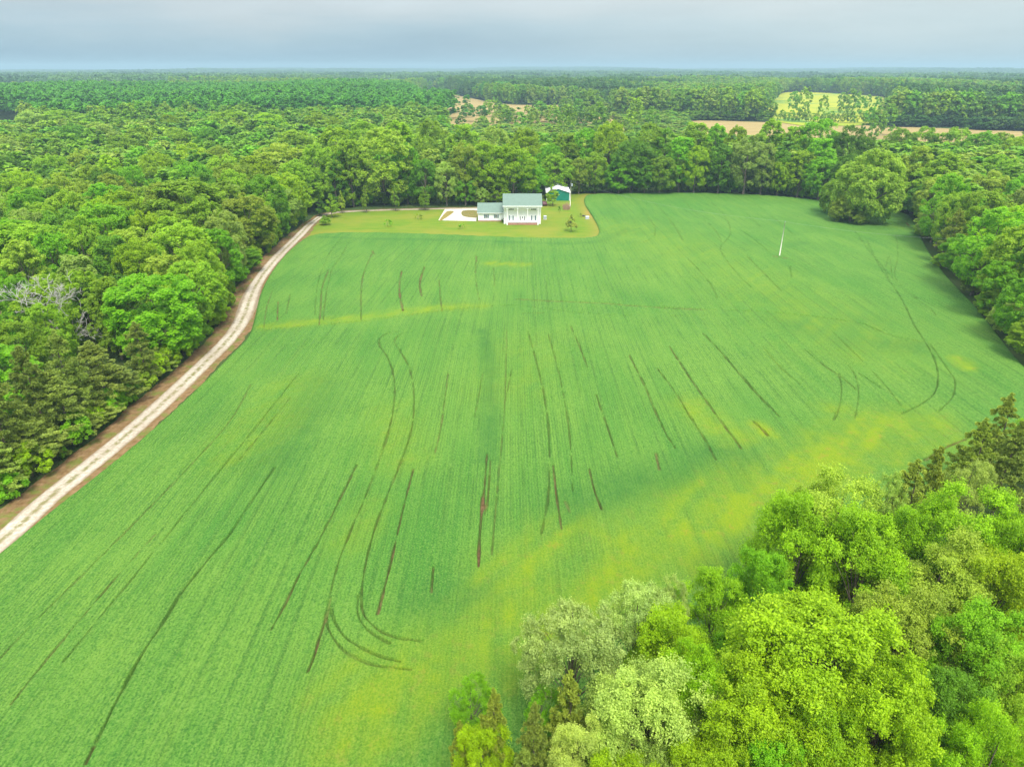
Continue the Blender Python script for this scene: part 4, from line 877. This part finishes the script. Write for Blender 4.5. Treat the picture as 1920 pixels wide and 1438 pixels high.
def walls(x0, x1, y0, y1, z0, z1, zr, yr=None):
    yr = (y0+y1)/2 if yr is None else yr
    mb = MB(); mb.add([(x0,y0,z0),(x1,y0,z0),(x1,y1,z0),(x0,y1,z0),(x0,y0,z1),(x1,y0,z1),(x1,y1,z1),(x0,y1,z1),(x0,yr,zr),(x1,yr,zr)],
        [(0,1,5,4),(2,3,7,6),(1,2,6,9,5),(3,0,4,8,7),(4,5,9,8),(6,7,8,9),(3,2,1,0)]); return mb
M_blind = simple('window_blind', (.62,.66,.68), .3, .6, .05, 1)
def window(parent, x, y, z, w, h, shut=True, panes=True, pane=None):
    f = MB(); t = .07
    for a in ((x-w/2-t, x+w/2+t, z-t, z), (x-w/2-t, x+w/2+t, z+h, z+h+t), (x-w/2-t, x-w/2, z, z+h), (x+w/2, x+w/2+t, z, z+h)): f.box(a[0], a[1], y-.06, y-.002, a[2], a[3])
    if panes: f.box(x-.02, x+.02, y-.045, y-.012, z+.003, z+h-.003); f.box(x-w/2+.003, x-.022, y-.042, y-.014, z+h/2-.02, z+h/2+.02); f.box(x+.022, x+w/2-.003, y-.042, y-.014, z+h/2-.02, z+h/2+.02)
    o = f.build('window', M_white, parent)
    MB().box(x-w/2+.002, x+w/2-.002, y-.03, y-.003, z+.002, z+h-.002).build('pane', pane or M_glass, o)
    if shut:
        for s in (-1, 1):
            cx = x+s*(w/2+t+.20); sh = MB(); sh.box(cx-.17, cx+.17, y-.05, y-.004, z-.05, z+h+.05)
            for k in np.arange(z+.1, z+h, .16): sh.box(cx-.13, cx+.13, y-.062, y-.052, k, k+.07)
            sh.build('shutter', M_shut, parent)
    return o
def house():
    fy = at(980, 422)[1]; root = empty('house', (0, fy, 0), label='two-storey white farmhouse with green metal roof and full-height columned porch', cat='house')
    kx = zc(0, fy)/F; X = lambda px: (px-960)*kx
    x0, x1 = X(944.5), X(1014.2); py = 1.6; dep = 8.2; zf = .75; ze = 6.7; yr = (py+dep)/2-.2; zr = 10.0
    walls(x0, x1, py, py+dep, .0, ze+.15, zr-.35, yr+.3).build('wall', M_side, root)
    # porch
    MB().box(X(951.5), X(1008.5), .05, py-.003, -.05, zf).build('porch_base', M_brick, root)
    MB().box(X(950.8), X(1009.2), 0, py-.003, zf+.003, zf+.12).build('porch_floor', M_conc, root)
    gable_roof(x0-.35, x1+.35, -.5, py+dep+.4, ze, zr, .18, yr, .55).build('roof', M_groof, root)
    MB().box(x0-.02, x1+.02, -.12, .22, ze-1.05, ze-.20).build('beam', M_white, root)
    MB().box(x0+.2, x1-.2, .24, py-.01, ze-1.05, ze-.98).build('porch_ceiling', M_white, root)
    s = MB(); s.box(x0-.35, x1+.35, -.56, -.505, ze-.34, ze-.04); s.build('gutter', M_white, root)
    for cx in (X(951), X(970.5), X(989), X(1008.6)):
        c = MB(); n = 14; c.tube([(cx, .08, zf+.30), (cx, .08, zf+.4), (cx, .08, ze-1.25)], [.17, .155, .13], n); c.box(cx-.3, cx+.3, -.22, .38, zf+.122, zf+.30); c.box(cx-.27, cx+.27, -.19, .35, ze-1.25, ze-1.053)
        c.build('column', M_white, root)
    for cx in (X(951), X(1008.6)): MB().box(cx-.22, cx+.22, -.22, -.003, -.05, zf+.10).build('pier', M_white, root)
    for px in (958.5, 1000.5):
        window(root, X(px), py, 1.35, .80, 1.5, True, pane=M_blind)
        window(root, X(px), py, 4.92, .85, 1.1, True)
    d = MB(); d.box(X(979.6)-.5, X(979.6)+.5, py-.07, py-.004, zf+.123, 2.95).build('door', M_white, root)
    for s_ in (-1, 1): MB().box(X(979.6)+s_*.78-.13, X(979.6)+s_*.78+.13, py-.05, py-.004, zf+.5, 2.7).build('side_light', M_glass, root)
    MB().box(X(979.6)-.16, X(979.6)+.16, py-.09, py-.072, 1.9, 2.6).build('door_pane', M_glass, root)
    # garage wing
    wx0, wx1 = X(895), x0-.004; wy = at(915, 415.5)[1]-fy
    MB().box(wx0+.03, wx1-.01, wy+.03, wy+7.4, -.05, .35).build('foundation', M_brick, root)
    walls(wx0, wx1, wy, wy+7.6, .353, 3.15, 5.7).build('wing_wall', M_side, root)
    gable_roof(wx0-.3, wx1-.004, wy-.4, wy+8.0, 3.12, 5.95, .16, None, .55).build('wing_roof', M_groof, root)
    MB().box(wx0-.3, wx1-.01, wy-.46, wy-.405, 2.92, 3.09).build('gutter', M_white, root)
    for px in (911.6, 930.3): window(root, (px-960)*kx*1.012, wy, 1.25, .82, 1.15, True)
    g = MB(); g.box(wx0-.05, wx0-.004, wy+1.2, wy+6.2, .1, 2.5); [g.box(wx0-.07, wx0-.052, wy+1.25, wy+6.15, z, z+.5) for z in (.2, .78, 1.36, 1.94)]; g.build('garage_door', M_white, root)
    # chimney of the back side and gable windows stay simple
    return fy, kx
HY, HK = house()
def ac():
    b = at(1019, 411.5); r = empty('air_conditioner', (b[0]+.55, b[1], 0), label='grey air conditioning unit beside the right wall of the white house', cat='air conditioner')
    MB().box(-.65, .65, -.65, .65, -.02, .15).build('pad', M_conc, r)
    MB().box(-.55, .55, -.55, .55, .153, 1.25).build('cabinet', M_grey, r, bevel=.04); m = MB(); m.tube([(0,0,1.253),(0,0,1.30)], [.42,.40], 16); m.build('fan_grille', simple('pale_metal', (.7,.74,.78), .4, .5), r)
    mb = MB(); [mb.box(-.5, .5, -.575, -.552, z, z+.05) for z in np.arange(.25, 1.15, .12)]; mb.build('louvre', M_grey, r)
    b = at(1101, 411); r = empty('utility_box', (b[0], b[1], 0), .15, label='pale grey utility box standing on the lawn near the crop edge', cat='utility box')
    MB().box(-.75, .75, -.5, .5, -.02, .12).build('pad', M_conc, r)
    MB().box(-.62, .62, -.42, .42, .123, .85).build('cabinet', M_grey, r, bevel=.05); MB().add([(-.66,-.46,.853),(.66,-.46,.853),(.66,.46,.95),(-.66,.46,.95),(-.66,-.46,.90),(.66,-.46,.90),(.66,.46,1.0),(-.66,.46,1.0)], [(0,3,2,1),(4,5,6,7),(0,1,5,4),(1,2,6,5),(2,3,7,6),(3,0,4,7)]).build('lid', simple('lid_paint', (.55,.62,.72), .4, .4), r)
    b = at(1095, 406.3); r = empty('trailer', (b[0], b[1], 0), .2, label='small dark cart low in the grass by the crop edge', cat='cart')
    MB().box(-.75, .55, -.3, .3, .28, .48).build('bed', M_dark, r); MB().tube([(.55,0,.35),(1.0,0,.2)], [.04,.04], 6).build('handle', M_dark, r)
    for s in (-1, 1): MB().tube([(-.2, s*.32, .22), (-.2, s*.42, .22)], [.22, .22], 12).build('wheel', M_dark, r)
ac()
def barn():
    b0 = at(1045.5, 376.5); k = zc(b0[0], b0[1])/F; w = 43*k/2; h0, h1, ln = 3.25, 4.75, 14.5
    r = empty('barn', (b0[0]+.2, b0[1], 0), -.015, label='green metal barn with a white gable roof behind the house', cat='barn')
    g = MB(); g.add([(-w,0,0),(w,0,0),(w,0,h0),(0,0,h1),(-w,0,h0),(-w,ln,0),(w,ln,0),(w,ln,h0),(0,ln,h1),(-w,ln,h0)], [(0,1,2,3,4),(9,8,7,6,5),(1,6,7,2),(5,0,4,9),(2,7,8,3),(9,4,3,8),(5,6,1,0)])
    o = g.build('wall', M_green, r)
    m, nt, b = newmat('ribbed_green', .5, .4); s = nt.nodes.new('ShaderNodeSeparateXYZ'); nt.links.new(objco(nt), s.inputs[0]); nt.links.new(mixc(nt, mapr(nt, noise(nt, .5, 4, .6, objco(nt)), .3, .7), (.004,.17,.115), (.006,.21,.14)), b.inputs['Base Color'])
    bump(nt, b, math_(nt, 'SINE', math_(nt, 'MULTIPLY', math_(nt, 'ADD', s.outputs[0], s.outputs[1]), 22)), .5, .03); o.data.materials[0] = m
    rf = MB(); e = .35; t = .12
    for sgn in (-1, 1):
        sl = (h1-h0)/w; za = h0-sl*e+.12; zb = h1+.14
        rf.add([(sgn*(w+e),-.35,za),(0,-.35,zb),(0,ln+.35,zb),(sgn*(w+e),ln+.35,za),(sgn*(w+e),-.35,za-t),(0,-.35,zb-t),(0,ln+.35,zb-t),(sgn*(w+e),ln+.35,za-t)], [(0,1,2,3),(7,6,5,4),(0,4,5,1),(2,6,7,3),(0,3,7,4),(1,5,6,2)])
        for yy in np.arange(0, ln, .6): rf.add([(sgn*(w+e),yy-.03,za),(0,yy-.03,zb),(0,yy+.03,zb),(sgn*(w+e),yy+.03,za),(sgn*(w+e),yy-.03,za+.04),(0,yy-.03,zb+.04),(0,yy+.03,zb+.04),(sgn*(w+e),yy+.03,za+.04)], [(4,5,6,7),(0,1,5,4),(2,3,7,6)])
    rf.build('roof', M_wroof, r)
    tr = MB(); tr.box(-w-.06, -w+.16, -.06, -.003, 0, h0-.05); tr.box(w-.16, w+.06, -.06, -.003, 0, h0-.05); tr.build('corner_trim', M_white, r)
    d = MB(); d.box(-w-.06, -w-.003, 1.5, 5.2, .05, 2.8); d.build('side_door', M_white, r)
barn()
def far_house(px, py, w, roofc, lab):
    b = at(px, py); z = float(T(*b)); r = empty('farmhouse', (b[0], b[1], z), .2, label=lab, cat='house')
    walls(-w, w, 0, w*1.2, -.3, 3.5, 6.0).build('wall', M_white, r); gable_roof(-w-.4, w+.4, -.4, w*1.2+.4, 3.4, 6.5, .2).build('roof', roofc, r)
    for x in (-w*.5, w*.5): MB().box(x-.6, x+.6, -.05, -.003, 1.0, 2.4).build('window', M_glass, r)
far_house(1153, 163.5, 13, M_wroof, 'tiny white building in the distant woods above the back treeline'); far_house(712, 168, 12, M_wroof, 'tiny pale farm building in the far distance, left of centre'); far_house(838, 199, 7, M_dark, 'low dark-roofed building half hidden in far trees')

# ------------------------------------------------------------------ poles, wires, car, grass clump
def pole(px, pyb, h, lab, cross=False, transformer=False):
    b = at(px, pyb); r = empty('utility_pole', (b[0], b[1], 0), 0, label=lab, cat='utility pole')
    MB().tube([(0,0,-.3),(0,0,h*.5),(0,0,h)], [.15,.13,.10], 10).build('pole', M_wood, r, True)
    ins = MB(); ins.tube([(0,0,h+.002),(0,0,h+.12),(0,0,h+.28)], [.05,.09,.05], 8); ins.build('insulator', M_grey, r)
    if transformer:
        t = MB(); t.tube([(.42,0,h-1.9),(.42,0,h-1.85),(.42,0,h-.95),(.42,0,h-.9)], [.22,.27,.27,.2], 12); t.build('transformer', M_grey, r); MB().box(.125,.20,-.05,.05,h-1.6,h-1.1).build('bracket', M_dark, r)
        MB().box(-.9,-.14,-.06,.06,h-2.9,h-2.75).build('lamp_arm', M_dark, r); MB().tube([(-.95,0,h-3.05),(-.95,0,h-2.8)], [.22,.12], 10).build('lamp_shade', M_dark, r)
    return np.array([b[0], b[1], h])
A = pole(1461, 483, 10.2, 'bare pale wooden pole standing alone in the crop field')
B = pole(1069, 388, 9.8, 'pale utility pole with grey transformer beside the green barn', transformer=True)
def wire(p, q, sag, lab, rad=.012):
    mb = MB(); pts = [p*(1-t)+q*t-np.array([0, 0, sag*4*t*(1-t)]) for t in np.linspace(0, 1, 22)]; mb.tube(pts, [rad]*22, 4, False); o = mb.build('overhead_wire', M_wire); tag(o, lab, 'wire')
wire(A+[0,0,.25], B+[0,0,.25], 2.2, 'thin overhead wire strung from the lone field pole to the barn pole')
wire(A+[0,0,.15], np.array([at(1960,520)[0], at(1960,520)[1], 9.5]), 1.6, 'thin overhead wire running from the lone pole to the right wood')
wire(B+[0,0,-.6], np.array([at(1018,384)[0], HY+5, 6.4]), .5, 'short service wire between the barn pole and the white house')
def car():
    b = at(1019.5, 386.5); r = empty('parked_car', (b[0]+.2, b[1]+1.5, 0), R(97), label='dark vehicle parked behind the right corner of the white house', cat='car')
    body = MB(); prof = [(-2.3,.45),(-2.35,.95),(-1.9,1.08),(-1.3,1.62),(.5,1.68),(1.05,1.15),(2.1,1.0),(2.3,.75),(2.3,.45)]; n = len(prof)
    vs = [(x, -.88+(.12 if z > 1.2 else 0), z) for x, z in prof]+[(x, .88-(.12 if z > 1.2 else 0), z) for x, z in prof]
    body.add(vs, [tuple(range(n))[::-1], tuple(range(n, 2*n))]+[(i, (i+1) % n, n+(i+1) % n, n+i) for i in range(n)]); body.build('body', simple('dark_red_paint', (.10,.03,.04), .3, .5), r, bevel=.05)
    for s in (-1, 1):
        MB().box(-1.15, .45, s*.775-.012, s*.775+.012, 1.12, 1.5).build('window', M_glass, r)
        for x in (-1.4, 1.4): MB().tube([(x, s*.70, .36), (x, s*.92, .36)], [.36, .36], 16).build('wheel', M_dark, r)
car()
def clump():
    b = at(1062, 393.5); rg = np.random.default_rng(3); mb = MB()
    for k in range(230):
        a = rg.uniform(0, 6.28); q = rg.uniform(0, .95)**.6*1.0; x, y = q*math.cos(a), q*math.sin(a)*.7; h = rg.uniform(1.0, 2.9)*(1.1-.45*q); lx, ly = x*rg.uniform(.9, 1.7), y*rg.uniform(.9, 1.7); w = .03
        mb.add([(x-w,y,0),(x+w,y,0),(lx*.8+x*.2+w,ly*.8,h*.7),(lx*.8+x*.2-w,ly*.8,h*.7),(lx+w*.4,ly,h),(lx-w*.4,ly,h)], [(0,1,2,3),(3,2,4,5)])
    o = mb.build('ornamental_grass', simple('dry_stems', (.38,.25,.16), .9, .1, .4, 6)); o.location = (b[0], b[1], 0); o.scale = (1.25, 1.25, 1.1); tag(o, 'tall clump of brown ornamental grass at the foot of the barn pole', 'grass clump')
    b = at(872, 400); M_r = simple('stone', (.4,.28,.2), .9, .1, .3, 2)
    for i in range(1):
        pass
clump()

# ------------------------------------------------------------------ haze
def haze():
    mb = MB(); mb.box(-9600, 9600, -9600, 9600, -1.5, 96)
    m = bpy.data.materials.new('haze'); m.use_nodes = True; nt = m.node_tree; nt.nodes.clear(); o = nt.nodes.new('ShaderNodeOutputMaterial'); v = nt.nodes.new('ShaderNodeVolumePrincipled')
    v.inputs['Color'].default_value = (.47,.69,.80,1); v.inputs['Density'].default_value = .00024; v.inputs['Anisotropy'].default_value = .2; nt.links.new(v.outputs[0], o.inputs['Volume'])
    ob = mb.build('haze', m); tag(ob, kind='stuff'); ob['label'] = 'thin blue haze filling the air over the countryside'; ob['category'] = 'haze'
haze()
